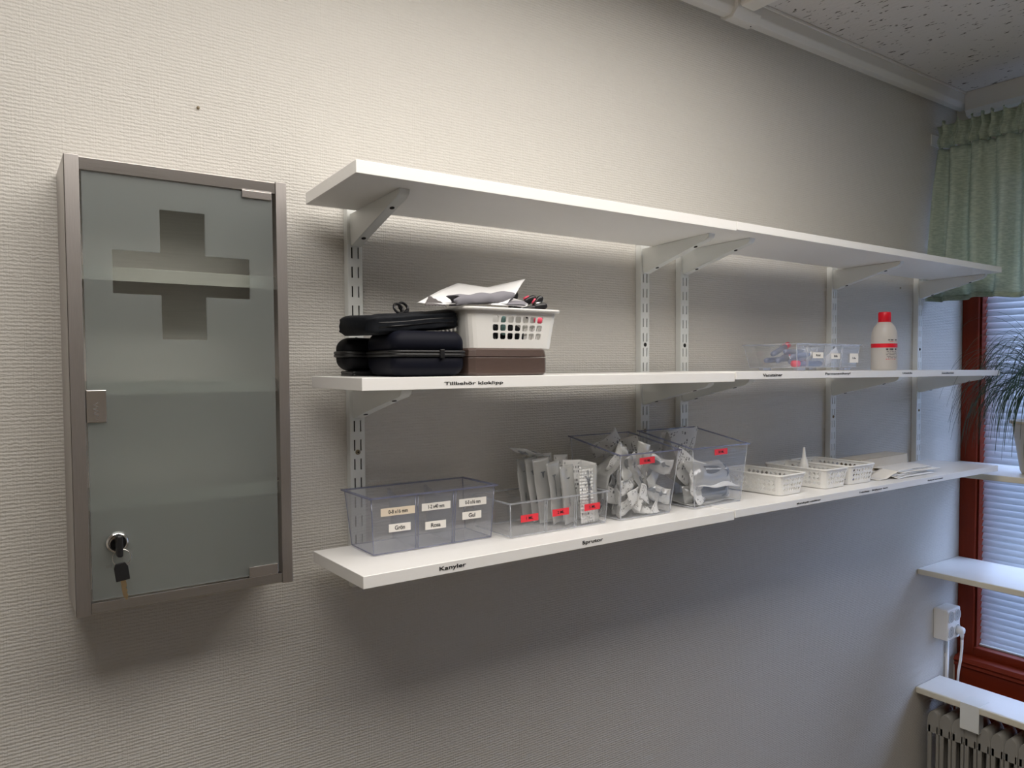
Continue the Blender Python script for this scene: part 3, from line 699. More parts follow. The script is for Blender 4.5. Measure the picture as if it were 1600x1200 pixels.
m_ = MB(); m_.box(0.0162, W_-0.0154, -CD+0.0012, -CD+0.0105, 0.0015, 0.0150, 'brushed_steel_x', 0.0005); m_.build('bottom_rail', cab)
for z in (1.733, 1.584, 1.434):
    z -= CZ0
    m_ = MB(); m_.box(0.0016, W_-0.0016, -0.100, -0.0037, z-0.0012, z, 'brushed_steel_x'); m_.box(0.0016, W_-0.0016, -0.1012, -0.0998, z-0.018, z, 'steel_lip')
    m_.build('inner_shelf', cab, bevel=0.0003)
# door: frosted slab with a cross-shaped clear window
DX0, DX1, DZ0, DZ1 = -0.3155-CX0, -0.0795-CX0, 1.3045-CZ0, 1.8475-CZ0
DY0, DY1 = -0.1215, -0.1170
xs = [DX0, -0.2835-CX0, -0.2270-CX0, -0.1705-CX0, -0.1120-CX0, DX1]; zs_ = [DZ0, 1.639-CZ0, 1.697-CZ0, 1.753-CZ0, 1.810-CZ0, DZ1]
def incross(i, j): return (i == 2 and j in (1, 2, 3)) or (j == 2 and i in (1, 2, 3))
def slab(mat, test, y0, y1):
    q = MB(); vm = {}
    def V(i, j, k):
        if (i, j, k) not in vm: vm[(i, j, k)] = q.v((xs[i], (y0, y1)[k], zs_[j]))
        return vm[(i, j, k)]
    for i in range(5):
        for j in range(5):
            if not test(i, j): continue
            q.face([V(i, j, 0), V(i+1, j, 0), V(i+1, j+1, 0), V(i, j+1, 0)], mat); q.face([V(i, j, 1), V(i, j+1, 1), V(i+1, j+1, 1), V(i+1, j, 1)], mat)
            for di, dj, e in ((-1, 0, ((i, j), (i, j+1))), (1, 0, ((i+1, j+1), (i+1, j))), (0, -1, ((i+1, j), (i, j))), (0, 1, ((i, j+1), (i+1, j+1)))):
                a, c = i+di, j+dj
                if 0 <= a < 5 and 0 <= c < 5 and test(a, c): continue
                edge_in = 0 <= a < 5 and 0 <= c < 5
                if edge_in: continue
                (p, r_), (s2, t) = e
                q.face([V(p, r_, 0), V(p, r_, 1), V(s2, t, 1), V(s2, t, 0)], 'clear_edge')
    return q
door = slab('frosted_glass', lambda i, j: not incross(i, j), DY0, DY1).build('glass_door', cab)
slab('door_clear', incross, DY0, DY1).build('clear_cross', door)
def hinge(x0, x1, z0, z1):
    m_ = MB(); m_.box(x0, x1, -0.1240, -0.1218, z0, z1, 'satin_nickel', 0.0008); m_.box(x0, x1, -0.1166, -0.1140, z0, z1, 'satin_nickel', 0.0006)
    zz_ = z1 if z1 > 0.3 else z0-0.0012
    m_.box(x0, x1, -0.1240, -0.1140, zz_, zz_+0.0012, 'satin_nickel', 0.0003); m_.lathe([(0.003, zz_-0.002), (0.003, zz_+0.004)], 'chrome', 12, c=(x1-0.006, -0.118, 0))
    return m_.build('hinge', cab)
hinge(-0.1215-CX0, -0.0805-CX0, 1.838-CZ0, 1.849-CZ0); hinge(-0.1220-CX0, -0.0810-CX0, 1.3025-CZ0, 1.3175-CZ0)
m_ = MB(); m_.box(-0.3165-CX0, -0.2945-CX0, -0.1242, -0.1218, 1.532-CZ0, 1.5735-CZ0, 'satin_nickel', 0.0009); m_.box(-0.3170-CX0, -0.3157-CX0, -0.1242, -0.112, 1.532-CZ0, 1.5735-CZ0, 'satin_nickel', 0.0005)
la = m_.build('latch_plate', cab)
m_ = MB(); cz = 1.540-CZ0; cxx = -0.3065-CX0
pts = [(cxx+0.0035*math.sin(q*1.9)*(1-0.02*q), -0.12435, cz+0.0016*q) for q in range(12)]
pts2 = []
for q in range(len(pts)-1):
    for t in range(4): pts2.append(tuple(pts[q][i]*(1-t/4)+pts[q+1][i]*t/4 for i in range(3)))
m_.tube(pts2, 0.00045, 'grey_ink', 6); m_.tube([(cxx+0.001+0.0014*math.cos(a*0.7), -0.12435, 1.5365-CZ0+0.0014*math.sin(a*0.7)) for a in range(9)], 0.0002, 'grey_ink', 5)
m_.build('engraving', la)
LX, LZ = -0.2868-CX0, 1.3765-CZ0
m_ = MB(); m_.lathe([(0.0140, -0.1216), (0.0140, -0.1245), (0.0120, -0.1275), (0.0100, -0.1280), (0.0095, -0.1270), (0.0, -0.1270)], 'chrome', 32, axis='y', c=(LX, 0, LZ), cap=False)
m_.lathe([(0.0105, -0.1169), (0.0105, -0.100)], 'chrome', 20, axis='y', c=(LX, 0, LZ)); m_.build('lock', cab)
for sx, xx, zz2 in ((1, -0.2965-CX0, 1.3465-CZ0), (1, -0.2755-CX0, 1.3465-CZ0)):
    m_ = MB()
    for q in range(4): m_.box(xx-0.003+0.0017*q, xx-0.003+0.0017*q+0.0008, -0.12165, -0.1215, zz2-0.002, zz2+0.002, 'grey_ink')
    m_.build('door_marking', cab)
# keys (local to the key ring)
kx, kz = CX0+LX, CZ0+LZ
kr = thing('key_in_lock', 'black-headed key turned in the cabinet door lock', 'key', (kx, -0.1282, kz))
m_ = MB(); m_.box(-0.0035, 0.0040, -0.021, -0.002, -0.0150, 0.0130, 'black_plastic', 0.003, 3); m_.build('key_head', kr)
m_ = MB(); m_.box(-0.0010, 0.0010, -0.0045, 0.004, -0.004, 0.004, 'satin_nickel'); m_.build('key_blade', kr)
m_ = MB(); n_ = 28; cR = 0.0105
m_.tube([(kx+0.0025+cR*math.sin(2*PI*q/n_), -0.1430+0.002*math.cos(2*PI*q/n_), kz-0.0165+cR*math.cos(2*PI*q/n_)) for q in range(n_)], 0.0006, 'chrome', 8, closed=True)
tag(m_.build('key_ring'), 'small steel ring joining the two cabinet keys', 'key ring')
sk = thing('spare_key', 'spare key with square black head hanging from the ring', 'key', (kx+0.0003, -0.1440, kz-0.0232), (0, R(-7), 0))
m_ = MB(); m_.prism([(-0.0080, -0.0215), (0.0080, -0.0215), (0.0080, -0.004), (0.0055, 0.0015), (-0.0055, 0.0015), (-0.0080, -0.004)], 'y', -0.0045, -0.0010, 'black_plastic'); m_.build('key_head', sk, bevel=0.0008)
m_ = MB(); pr = [(-0.0030, -0.021), (-0.0030, -0.040), (-0.0008, -0.0465), (0.0016, -0.0465)]
for q in range(6): pr += [(0.0030 if q % 2 else 0.0018, -0.0445+0.0032*q)]
pr += [(0.0030, -0.021)]
m_.prism(pr, 'y', -0.0035, -0.0020, 'brass'); m_.build('key_blade', sk)

# screws left in the wall
for (x, z, lb) in ((-0.15, 1.990, 'small dark screw in the bare wall above the steel cabinet'), (1.859, 1.883-0.05+0.052, 'tiny dark screw under the top right shelf near the window')):
    m_ = MB(); zc = z if x < 0 else 1.833+0.0
    m_.lathe([(0.0022, 0.0), (0.0022, -0.003), (0.0012, -0.0038), (0.0, -0.004)], 'screw_metal', 12, axis='y', cap=False)
    tag(m_.build('wall_screw', loc=(x, -0.0002, zc)), lb, 'screw')

# ================================================================ cases, basket and papers on the middle left shelf
ZS = ZM+0.0006
def hard_case(name, label, loc, size, rot=0, mat='black_shell', split=0.5, r=0.018, power=0.35, cat='case'):
    t = thing(name, label, cat, loc, (0, 0, rot)); w_, d_, h_ = size
    def shell(z0, z1, top):
        q = MB(); n = 9
        rings = []
        for k in range(n+1):
            a = k/n*PI/2
            ins = (1-math.cos(a)) if not top else (1-math.cos(a))
            hh = math.sin(a)
            e = r*(1-math.cos(a))
            z = (z1-r+r*math.sin(a)) if top else (z0+r-r*math.sin(a))
            if k == 0: rings.append((0.0, z0 if top else z1))
            rings.append((e, z))
        R_ = [[q.v((x, y, z)) for x, y in rrect(w_-2*e, d_-2*e, max(0.004, r-e*0.6), 5)] for e, z in rings]
        for A, B in zip(R_, R_[1:]):
            for i in range(len(A)): q.face([A[i], A[(i+1) % len(A)], B[(i+1) % len(A)], B[i]], mat, True)
        q.face(R_[-1], mat, True); q.face(R_[0], mat)
        return q
    zs2 = h_*split
    shell(0, zs2-0.002, False).build('lower_shell', t); shell(zs2+0.002, h_, True).build('upper_shell', t)
    q = MB(); q.tube([(x, y, zs2-0.0022) for x, y in rrect(w_+0.002, d_+0.002, r, 5)], 0.0026, 'zip_black', 8, closed=True)
    q.tube([(x, y, zs2+0.0022) for x, y in rrect(w_+0.002, d_+0.002, r, 5)], 0.0026, 'zip_black', 8, closed=True); zp = q.build('zip', t)
    q = MB(); q.box(w_*0.10, w_*0.16, -d_/2-0.0055, -d_/2-0.001, zs2-0.007, zs2+0.006, 'zip_black', 0.001); q.build('zip_pull', zp)
    return t
hard_case('zip_case', 'rounded black zip case at the shelf front, under the flat case', (0.121, -0.170, ZS), (0.120, 0.112, 0.068), R(-2), 'navy_shell')
hard_case('zip_case', 'black zip case behind the front one, beside the left upright', (0.0850, -0.086, ZS+0.0085), (0.110, 0.050, 0.052), R(3), 'black_shell')
m_ = MB()
hard_case('zip_case', 'thin black case peeking out beneath the rear left zip case', (0.098, -0.086, ZS), (0.104, 0.046, 0.0075), 0, 'black_shell', r=0.003)
# flat soft case lying across the two
fc = thing('soft_case', 'flat black ribbed soft case lying on top of the zip cases', 'case', (0.104, -0.135, ZS+0.083), (R(2), R(-5.5), R(4)))
def soft(q, x0, x1, y0, y1, z0, z1, mat, ribs=3, seed=1):
    rg = random.Random(seed); nx, nr = 22, 28; rings = []
    for i in range(nx+1):
        t = i/nx; x = x0+(x1-x0)*t; e = min(1, min(t, 1-t)*14+0.6)**0.5
        ring = []
        for k in range(nr):
            a = 2*PI*k/nr; cy_ = math.copysign(abs(math.cos(a))**0.32, math.cos(a)); cz_ = math.copysign(abs(math.sin(a))**0.5, math.sin(a))
            rib = 1-0.05*math.cos(ribs*2*PI*(cz_+1)/2) if abs(cy_) > 0.85 else 1
            ring.append(q.v((x+0.0015*math.sin(a*ribs)*(1 if i in (0, nx) else 0), (y0+y1)/2+(y1-y0)/2*cy_*rib*e, (z0+z1)/2+(z1-z0)/2*cz_*e+0.0012*math.sin(i*0.9+k)*rg.uniform(0, 1))))
        rings.append(ring)
    for A, B in zip(rings, rings[1:]):
        for k in range(nr): q.face([A[k], A[(k+1) % nr], B[(k+1) % nr], B[k]], mat, True)
    q.face(rings[0][::-1], mat, True); q.face(rings[-1], mat, True)
q = MB(); soft(q, -0.078, 0.080, -0.064, 0.045, -0.0150, 0.0150, 'black_soft', 3); q.build('pouch', fc)
q = MB()
for zz3 in (-0.0026, 0.0026): q.tube([(x_, -0.0640, zz3+0.0006*math.sin(x_*60)) for x_ in (-0.064, -0.04, -0.02, 0.0, 0.02, 0.04, 0.066)], 0.0018, 'zip_black', 8)
q.build('piping', fc)
# brown case
bc = thing('glasses_case', 'brown leather-look hard glasses case under the white basket', 'case', (0.262, -0.177, ZS))
q = MB(); prb = [(x, z) for x, z in ((-0.070, 0.0), (0.068, 0.0), (0.0735, 0.008), (0.0745, 0.024), (0.0725, 0.030), (-0.072, 0.030), (-0.0745, 0.02), (-0.0735, 0.006))]
def octo(q, w_, d_, zs, mat, ch):
    # box with chamfered plan corners; zs = list of (z, inset)
    R_ = []
    for z, e in zs:
        a, bq = w_/2-e, d_/2-e; c_ = ch
        R_.append([q.v(p) for p in ((-a+c_, -bq, z), (a-c_, -bq, z), (a, -bq+c_, z), (a, bq-c_, z), (a-c_, bq, z), (-a+c_, bq, z), (-a, bq-c_, z), (-a, -bq+c_, z))])
    for A, B in zip(R_, R_[1:]):
        for i in range(8): q.face([A[i], A[(i+1) % 8], B[(i+1) % 8], B[i]], mat)
    q.face(R_[0][::-1], mat); q.face(R_[-1], mat)
q = MB(); octo(q, 0.150, 0.098, [(0.0, 0.003), (0.004, 0.0), (0.0285, 0.0)], 'brown_leather', 0.009); q.build('case_base', bc, bevel=0.001)
q = MB(); octo(q, 0.150, 0.098, [(0.0293, 0.0), (0.040, 0.0015), (0.0425, 0.004)], 'brown_leather', 0.009); q.build('case_lid', bc, bevel=0.001)

# white basket with square holes
def basket(name, label, loc, top, bot, h, rz=0, kind='dia', nw=8, nd=10, nv=3, mat='white_plastic', r=0.010, margin=(0.12, 0.12), rim=0.0035, win=None, flat_rim=False):
    t = thing(name, label, 'basket', loc, (0, 0, rz)); tw, td = top; bw, bd = bot
    q = MB(); q.keep = True
    NC = 3
    # perimeter breakpoints: for each side n cells + corner arcs
    segs = []; sides = [('f', nw), ('cr', NC), ('r', nd), ('cb', NC), ('b', nw), ('cl', NC), ('l', nd), ('ce', NC)]
    for s_n, n in sides:
        for i in range(n): segs.append((s_n, i/n, n, i))
    us = list(range(len(segs)+1))
    vs = [0, margin[0]]+[margin[0]+(1-margin[0]-margin[1])*(k+1)/nv for k in range(nv)]+[1.0]
    def pos(u, v):
        N = len(segs); uu = u % N; i = int(uu); fr = uu-i; s_n, f0, n, _ = segs[i]; f = f0+fr/n
        w2, d2 = (bw+(tw-bw)*v)/2, (bd+(td-bd)*v)/2
        arc = {'cr': (w2-r, -d2+r, -90), 'cb': (w2-r, d2-r, 0), 'cl': (-w2+r, d2-r, 90), 'ce': (-w2+r, -d2+r, 180)}
        if s_n == 'f': return (-w2+r+(2*w2-2*r)*f, -d2, h*v)
        if s_n == 'r': return (w2, -d2+r+(2*d2-2*r)*f, h*v)
        if s_n == 'b': return (w2-r-(2*w2-2*r)*f, d2, h*v)
        if s_n == 'l': return (-w2, d2-r-(2*d2-2*r)*f, h*v)
        cx_, cy_, a0 = arc[s_n]; a = R(a0+90*f); return (cx_+r*math.cos(a), cy_+r*math.sin(a), h*v)
    def hole(i, j):
        s_n, f0, n, k_ = segs[i]
        if s_n in ('f', 'b', 'l', 'r') and 1 <= j <= nv:
            lo, hi = (win or {}).get(s_n, (0, n))
            if lo <= k_ < hi: return kind
        return None
    q.panel(us, vs, hole, pos, mat, closed=True)
    q.build('basket_body', t, solid=0.0016)
    q = MB(); q.prism(rrect(bw, bd, r, 4), 'z', -0.0008, 0.0012, mat); q.build('base', t)
    q = MB()
    A = rrect(tw+0.001, td+0.001, r+0.001, 5); 
    if flat_rim:
        prof = [(0.0, -0.004), (0.007, -0.0035), (0.008, 0.0), (0.007, 0.0012), (-0.001, 0.0012), (-0.001, -0.002)]
    else: prof = [(rim*math.cos(x), rim*0.75*math.sin(x)) for x in [2*PI*k/8 for k in range(8)]]
    R_ = []
    for e, z in prof: R_.append([q.v((x, y, h+z)) for x, y in rrect(tw+2*e, td+2*e, r+max(e, -r*0.5), 5)])
    for A, B in zip(R_, R_[1:]+R_[:1]):
        for i in range(len(A)): q.face([A[i], A[(i+1) % len(A)], B[(i+1) % len(A)], B[i]], mat, True)
    q.build('rim', t); return t
basket('plastic_basket', 'white plastic basket with square holes, on the brown case', (0.2745, -0.1455, ZS+0.0434), (0.172, 0.150), (0.156, 0.136), 0.062, R(-1), kind='sq', nw=10, nd=9, nv=3, r=0.012, margin=(0.20, 0.16), win={'f': (2, 9), 'b': (1, 8), 'l': (1, 7), 'r': (1, 7)}, flat_rim=True)
def lumps(specs):
    for lb, cat, nm, c, r, mat, pw, rz in specs:
        q = MB(); q.ellipsoid((0, 0, 0), r, mat, rot=Euler(rz).to_matrix(), power=pw); tag(q.build(nm, loc=c), lb, cat)
BZ = ZS+0.046
lumps([
    ('black clip-on case inside the white basket, at its left', 'case', 'clip_on_case', (0.232, -0.185, BZ+0.022), (0.022, 0.020, 0.018), 'black_plastic', 0.5, (0.2, 0.1, 0.3)),
    ('black pouch in the middle of the white basket', 'case', 'small_pouch', (0.285, -0.180, BZ+0.020), (0.026, 0.024, 0.016), 'black_shell', 0.5, (0, 0.3, 0.5)),
    ('teal plastic piece seen through the basket holes', 'tool', 'plastic_part', (0.262, -0.206, BZ+0.034), (0.006, 0.004, 0.016), 'teal_plastic', 0.6, (0, 0.1, 0.2)),
    ('pink plastic piece by the right basket holes', 'tool', 'plastic_part', (0.338, -0.196, BZ+0.044), (0.008, 0.006, 0.006), 'pink_plastic', 0.6, (0, 0.1, 0.2)),
])
# pliers-like clippers with black handles rising out of the basket
for i, (x, y, z, ry, rx, lb) in enumerate(((0.337, -0.172, 1.7125, 62, 10, 'upper left'), (0.345, -0.185, 1.7090, 35, 8, 'middle'), (0.342, -0.196, 1.7000, 80, 4, 'lowest right'), (0.327, -0.140, 1.7180, 20, 0, 'rearmost'))):
    t = thing('nail_clipper', {'upper left': 'black nail clipper handle with pink spring, upper one at basket right', 'middle': 'black nail clipper handle upright between two others at basket right',
        'lowest right': 'lowest black nail clipper handle, lying over the basket rim', 'rearmost': 'rearmost black nail clipper behind the white sheet'}[lb], 'tool', (x, y, z), (R(rx), R(ry), R(-15)))
    q = MB(); q.ellipsoid((0, 0, 0), (0.0065, 0.005, 0.0125), 'black_plastic', power=0.8); q.ellipsoid((0, 0, -0.018), (0.0045, 0.004, 0.016), 'black_plastic', power=0.9); q.build('handle', t)
    q = MB(); q.lathe([(0.0022, -0.006), (0.0022, 0.004)], 'pink_plastic' if i < 2 else 'chrome', 8, c=(-0.0065, 0, -0.002)); q.build('spring', t)
for k, (x, y, z, lb) in enumerate(((0.108, -0.140, 1.6915, 'left'), (0.124, -0.125, 1.6950, 'right'))):
    q = MB(); n_ = 20; q.tube([(0.010*math.cos(2*PI*i/n_), 0.003*math.sin(2*PI*i/n_), 0.0075*math.sin(2*PI*i/n_)) for i in range(n_)], 0.0022, 'black_plastic', 8, closed=True)
    q.tube([(0.01, 0, 0), (0.03, 0.03, -0.002)], 0.0015, 'black_plastic', 6)
    tag(q.build('spectacle_frame', loc=(x, y, z), rot=(0, R(8), R(20))), 'black spectacle rim on top of the soft case, %s one' % ('left' if k == 0 else 'right'), 'glasses')

def sheet(name, label, cat, pts, mat, th=0.0004, sub=2, zig=False, group=None, wob=0.0015, seed=0, fan=None):
    # a folded sheet given by rows of points (grid), thickened
    q = MB(); q.keep = True; rg = random.Random(seed)
    rows = [[Vector(p) for p in r_] for r_ in pts]; c = sum((p for r_ in rows for p in r_), Vector())/sum(len(r_) for r_ in rows)
    nr, nc = len(rows), len(rows[0]); K = 6
    def at(u, v):
        i = min(int(u), nr-2); j = min(int(v), nc-2); fu, fv = u-i, v-j
        a = rows[i][j].lerp(rows[i][j+1], fv); b_ = rows[i+1][j].lerp(rows[i+1][j+1], fv); return a.lerp(b_, fu)
    G = []
    for i in range((nr-1)*K+1):
        G.append([])
        for j in range((nc-1)*K+1):
            p = at(i/K, j/K)-c
            p += Vector((0, 1, 1))*wob*math.sin(i*0.9+seed)*math.cos(j*0.8+seed*2)
            if zig and (i == 0 or i == (nr-1)*K): p.z += 0.0012*(j % 2)
            G[-1].append(q.v(p))
    NI, NJ = len(G)-1, len(G[0])-1
    for i in range(NI):
        for j in range(NJ):
            q.face([G[i][j], G[i][j+1], G[i+1][j+1], G[i+1][j]], mat, True, [(j/NJ, i/NI), ((j+1)/NJ, i/NI), ((j+1)/NJ, (i+1)/NI), (j/NJ, (i+1)/NI)])
    o = q.build(name, loc=c, solid=th); tag(o, label, cat, group); return o
sheet('paper_sheet', 'large white sheet rising from the basket in a sharp right tip', 'paper',
      [[(0.114, -0.190, 1.697), (0.175, -0.150, 1.722), (0.228, -0.118, 1.7405), (0.276, -0.135, 1.7345), (0.338, -0.160, 1.7500)],
       [(0.125, -0.200, 1.6965), (0.175, -0.190, 1.701), (0.228, -0.185, 1.708), (0.260, -0.190, 1.714), (0.286, -0.200, 1.7160)],
       [(0.150, -0.205, 1.6955), (0.185, -0.205, 1.697), (0.225, -0.205, 1.6985), (0.250, -0.208, 1.700), (0.262, -0.214, 1.7010)]], 'paper_white', wob=0.0006)
sheet('paper_sheet', 'small white folded leaflet at the right front of the basket', 'paper',
      [[(0.262, -0.170, 1.712), (0.285, -0.165, 1.7175), (0.303, -0.162, 1.7175), (0.326, -0.170, 1.711)],
       [(0.240, -0.200, 1.702), (0.262, -0.198, 1.707), (0.290, -0.195, 1.706), (0.316, -0.198, 1.703)],
       [(0.232, -0.214, 1.6975), (0.255, -0.214, 1.6975), (0.280, -0.214, 1.6975), (0.300, -0.214, 1.6970)]], 'paper_white', wob=0.0004, seed=2)
sheet('leaflet', 'grey leaflet lying over the white leaflet at the basket front', 'paper',
      [[(0.272, -0.200, 1.7055), (0.290, -0.198, 1.7080), (0.306, -0.197, 1.7085)], [(0.262, -0.215, 1.6992), (0.282, -0.214, 1.7000), (0.304, -0.213, 1.7010)]], 'cloth_grey', wob=0.0002, seed=5)
q = MB(); q.keep = True  # rolled grey cleaning cloth with a zigzag rim
G = []
for i in range(25):
    t = i/24; cxv = Vector((0.166, -0.208, 1.7010)).lerp(Vector((0.281, -0.196, 1.7140)), t); G.append([])
    for k in range(15):
        a = PI*1.35*k/14-0.6; rr = 0.0105+0.0012*math.sin(i*0.7); ext = 0.006*math.cos(k*1.1)*(1 if i == 0 else 0)
        G[-1].append(q.v(cxv+Vector((0.004*math.sin(a*2)+(0.0018*(k % 2) if i == 24 else ext), -rr*0.9*math.cos(a), rr*math.sin(a)-0.002))))
for i in range(24):
    for k in range(14): q.face([G[i][k], G[i][k+1], G[i+1][k+1], G[i+1][k]], 'cloth_grey', True)
tag(q.build('cleaning_cloth', solid=0.0006), 'rolled light grey lens cloth with zigzag edge on the basket', 'cloth')
sheet('cleaning_cloth', 'dark grey lens cloth corner on top of the soft case', 'cloth', [[(0.122, -0.200, 1.6935), (0.136, -0.188, 1.7085), (0.153, -0.200, 1.6975)], [(0.124, -0.205, 1.692), (0.137, -0.206, 1.6925), (0.156, -0.207, 1.6920)]], 'cloth_dark', zig=True, seed=3, wob=0.0003)

# ================================================================ clear bins
def clear_bin(name, label, loc, bot, top, h, wall='clear_plastic', edge='clear_edge', dividers=(), hb=None, front_low=0, div_mat=None, th=0.0018, rim=0.0035, rz=0, corner=None):
    corner = corner or edge
    """open bin: bot/top = (x0,x1,y0,y1) outlines local to loc; h front height, hb back height"""
    t = thing(name, label, 'bin', loc, (0, 0, rz)); hb = hb or h
    x0, x1, y0, y1 = bot; X0, X1, Y0, Y1 = top
    B = [(x0, y0, 0.001), (x1, y0, 0.001), (x1, y1, 0.001), (x0, y1, 0.001)]; T = [(X0, Y0, h), (X1, Y0, h), (X1, Y1, hb), (X0, Y1, hb)]
    q = MB(); q.keep = True
    vb = [q.v(p) for p in B]; vt = [q.v(p) for p in T]
    for i in range(4): q.face([vb[i], vb[(i+1) % 4], vt[(i+1) % 4], vt[i]], wall)
    q.face(vb[::-1], wall); q.build('walls', t, solid=th, offset=0)
    q = MB()
    rp = [Vector(p) for p in T]
    for i in range(4):
        a, b_ = rp[i], rp[(i+1) % 4]; n = (b_-a).normalized(); out_ = Vector((n.y, -n.x, 0))
        p = [a, b_, b_+out_*rim, a+out_*rim]
        p = [a-n*0.0, b_+n*0.0, b_+n*rim+out_*rim, a-n*rim+out_*rim]
        q.hexa([v+Vector((0, 0, -0.0016)) for v in p]+[v+Vector((0, 0, 0.0006)) for v in p], edge)
    q.build('rim', t)
    q = MB()
    for i in range(4):
        q.tube([Vector(B[i]), Vector(T[i])-Vector((0, 0, 0.002))], 0.0009, corner, 6)
        q.tube([Vector(B[i]), Vector(B[(i+1) % 4])], 0.0009, corner, 6)
    q.build('corner_edges', t)
    for f in dividers:
        q = MB(); q.keep = True
        xb, xt = x0+(x1-x0)*f, X0+(X1-X0)*f
        for s_ in (-0.0016, 0.0016):
            vv = [q.v((xb+s_, y0, 0.002)), q.v((xb+s_, y1, 0.002)), q.v((xt+s_, Y1, h*0.95)), q.v((xt+s_, Y0*0.4+Y1*0.6, h*0.80)), q.v((xt+s_, Y0, h*0.95))]
            q.face(vv, wall)
        q.build('divider', t, solid=0.0008)
        q = MB()
        for s_ in (-0.0022, 0.0022): q.tube([(xb+s_, y0-0.0005, 0.001), (xt+s_, Y0-0.0005, h*0.97)], 0.0007, edge, 6)
        q.build('divider_edge', t)
    for fx, fy in ((0.07, 0.1), (0.93, 0.1), (0.93, 0.9), (0.07, 0.9)):
        pass
    return t
def label(parent, x0, x1, z0, z1, y, text, mat='label_white', rot=0.0, h=None, bold=0.012, tm=0.16, lean=0.0):
    q = MB(); q.box(0, x1-x0, -0.0002, 0.0002, 0, z1-z0, mat); o = q.build('label', parent, loc=(x0, y, z0), rot=(lean, rot, 0))
    w_ = x1-x0; text_mesh('label_text', text, w_*tm, w_*(1-tm), (z1-z0)/2, -0.00022, o, 'ink', height=h or (z1-z0)*0.5, bold=bold); return o
ZLs = ZL+0.0004
B1 = clear_bin('divided_bin', 'smoky clear three-compartment bin, empty, with white needle labels', (0.060, -0.142, ZLs-0.0008), (0, 0.215, 0, 0.085), (-0.004, 0.221, -0.002, 0.103), 0.0895,
               'smoky_plastic', 'smoky_edge', (0.345, 0.655), rim=0.005)
for a, bq, c, d_, tx, mt_ in ((0.071, 0.130, 1.3700, 1.3825, '0-8 x16 mm', 'label_cream'), (0.142, 0.1945, 1.3705, 1.3825, '1-2 x40 mm', 'label_white'), (0.211, 0.264, 1.3695, 1.3822, '0-5 x16 mm', 'label_white')):
    label(B1, a-0.060, bq-0.060, c-1.3105, d_-1.3105, -0.0032, tx, mt_, rot=R(0.5), h=0.0062, tm=0.22, bold=0.02)
for a, bq, c, d_, tx in ((0.0845, 0.122, 1.3440, 1.3565, 'Grön'), (0.148, 0.186, 1.3395, 1.3525, 'Rosa'), (0.217, 0.254, 1.3475, 1.3600, 'Gul')):
    label(B1, a-0.060, bq-0.060, c-1.3105, d_-1.3105, -0.0030, tx, 'label_white', rot=R(0.5), h=0.0068, tm=0.27 if tx != 'Gul' else 0.33, bold=0.02)
B2 = clear_bin('divided_bin', 'low clear three-compartment bin with red 1, 2 and 5 ML labels', (0.296, -0.172, ZLs), (0, 0.212, 0, 0.112), (-0.002, 0.217, -0.001, 0.122), 0.0585,
               'clear_plastic', 'clear_edge', (0.345, 0.655), rim=0.003)
for a, bq, c, tx in ((0.315, 0.352, 1.3345, '1 ML'), (0.383, 0.420, 1.3365, '2 ML'), (0.456, 0.493, 1.3378, '5 ML')):
    label(B2, a-0.296, bq-0.296, c-1.3105, c+0.0122-1.3105, -0.0022, tx, 'label_red', rot=R(-0.5), h=0.0052, tm=0.30, bold=0.025)
B3 = clear_bin('storage_bin', 'tall clear bin with red 10 ML label full of syringe packs', (0.543, -0.172, ZLs+0.0002), (0, 0.130, -0.004, 0.125), (-0.003, 0.155, -0.006, 0.140), 0.123, 'clear_plastic', 'smoky_edge', hb=0.148, rim=0.004, corner='clear_edge')
label(B3, 0.588-0.543, 0.628-0.543, 1.4120-1.3105, 1.4245-1.3105, -0.0082, '10 ML', 'label_red', h=0.0052, tm=0.28, bold=0.025, rot=R(-1))
B4 = clear_bin('storage_bin', 'tall clear bin with red 50 ML label and large syringes inside', (0.739, -0.182, ZLs+0.0007), (0, 0.141, 0, 0.130), (-0.007, 0.164, -0.001, 0.150), 0.122, 'clear_plastic', 'smoky_edge', hb=0.148, rim=0.004, corner='clear_edge')
label(B4, 0.795-0.739, 0.8345-0.739, 1.4145-1.3105, 1.4265-1.3105, -0.0036, '50 ML', 'label_red', h=0.0052, tm=0.28, bold=0.025, rot=R(-1))

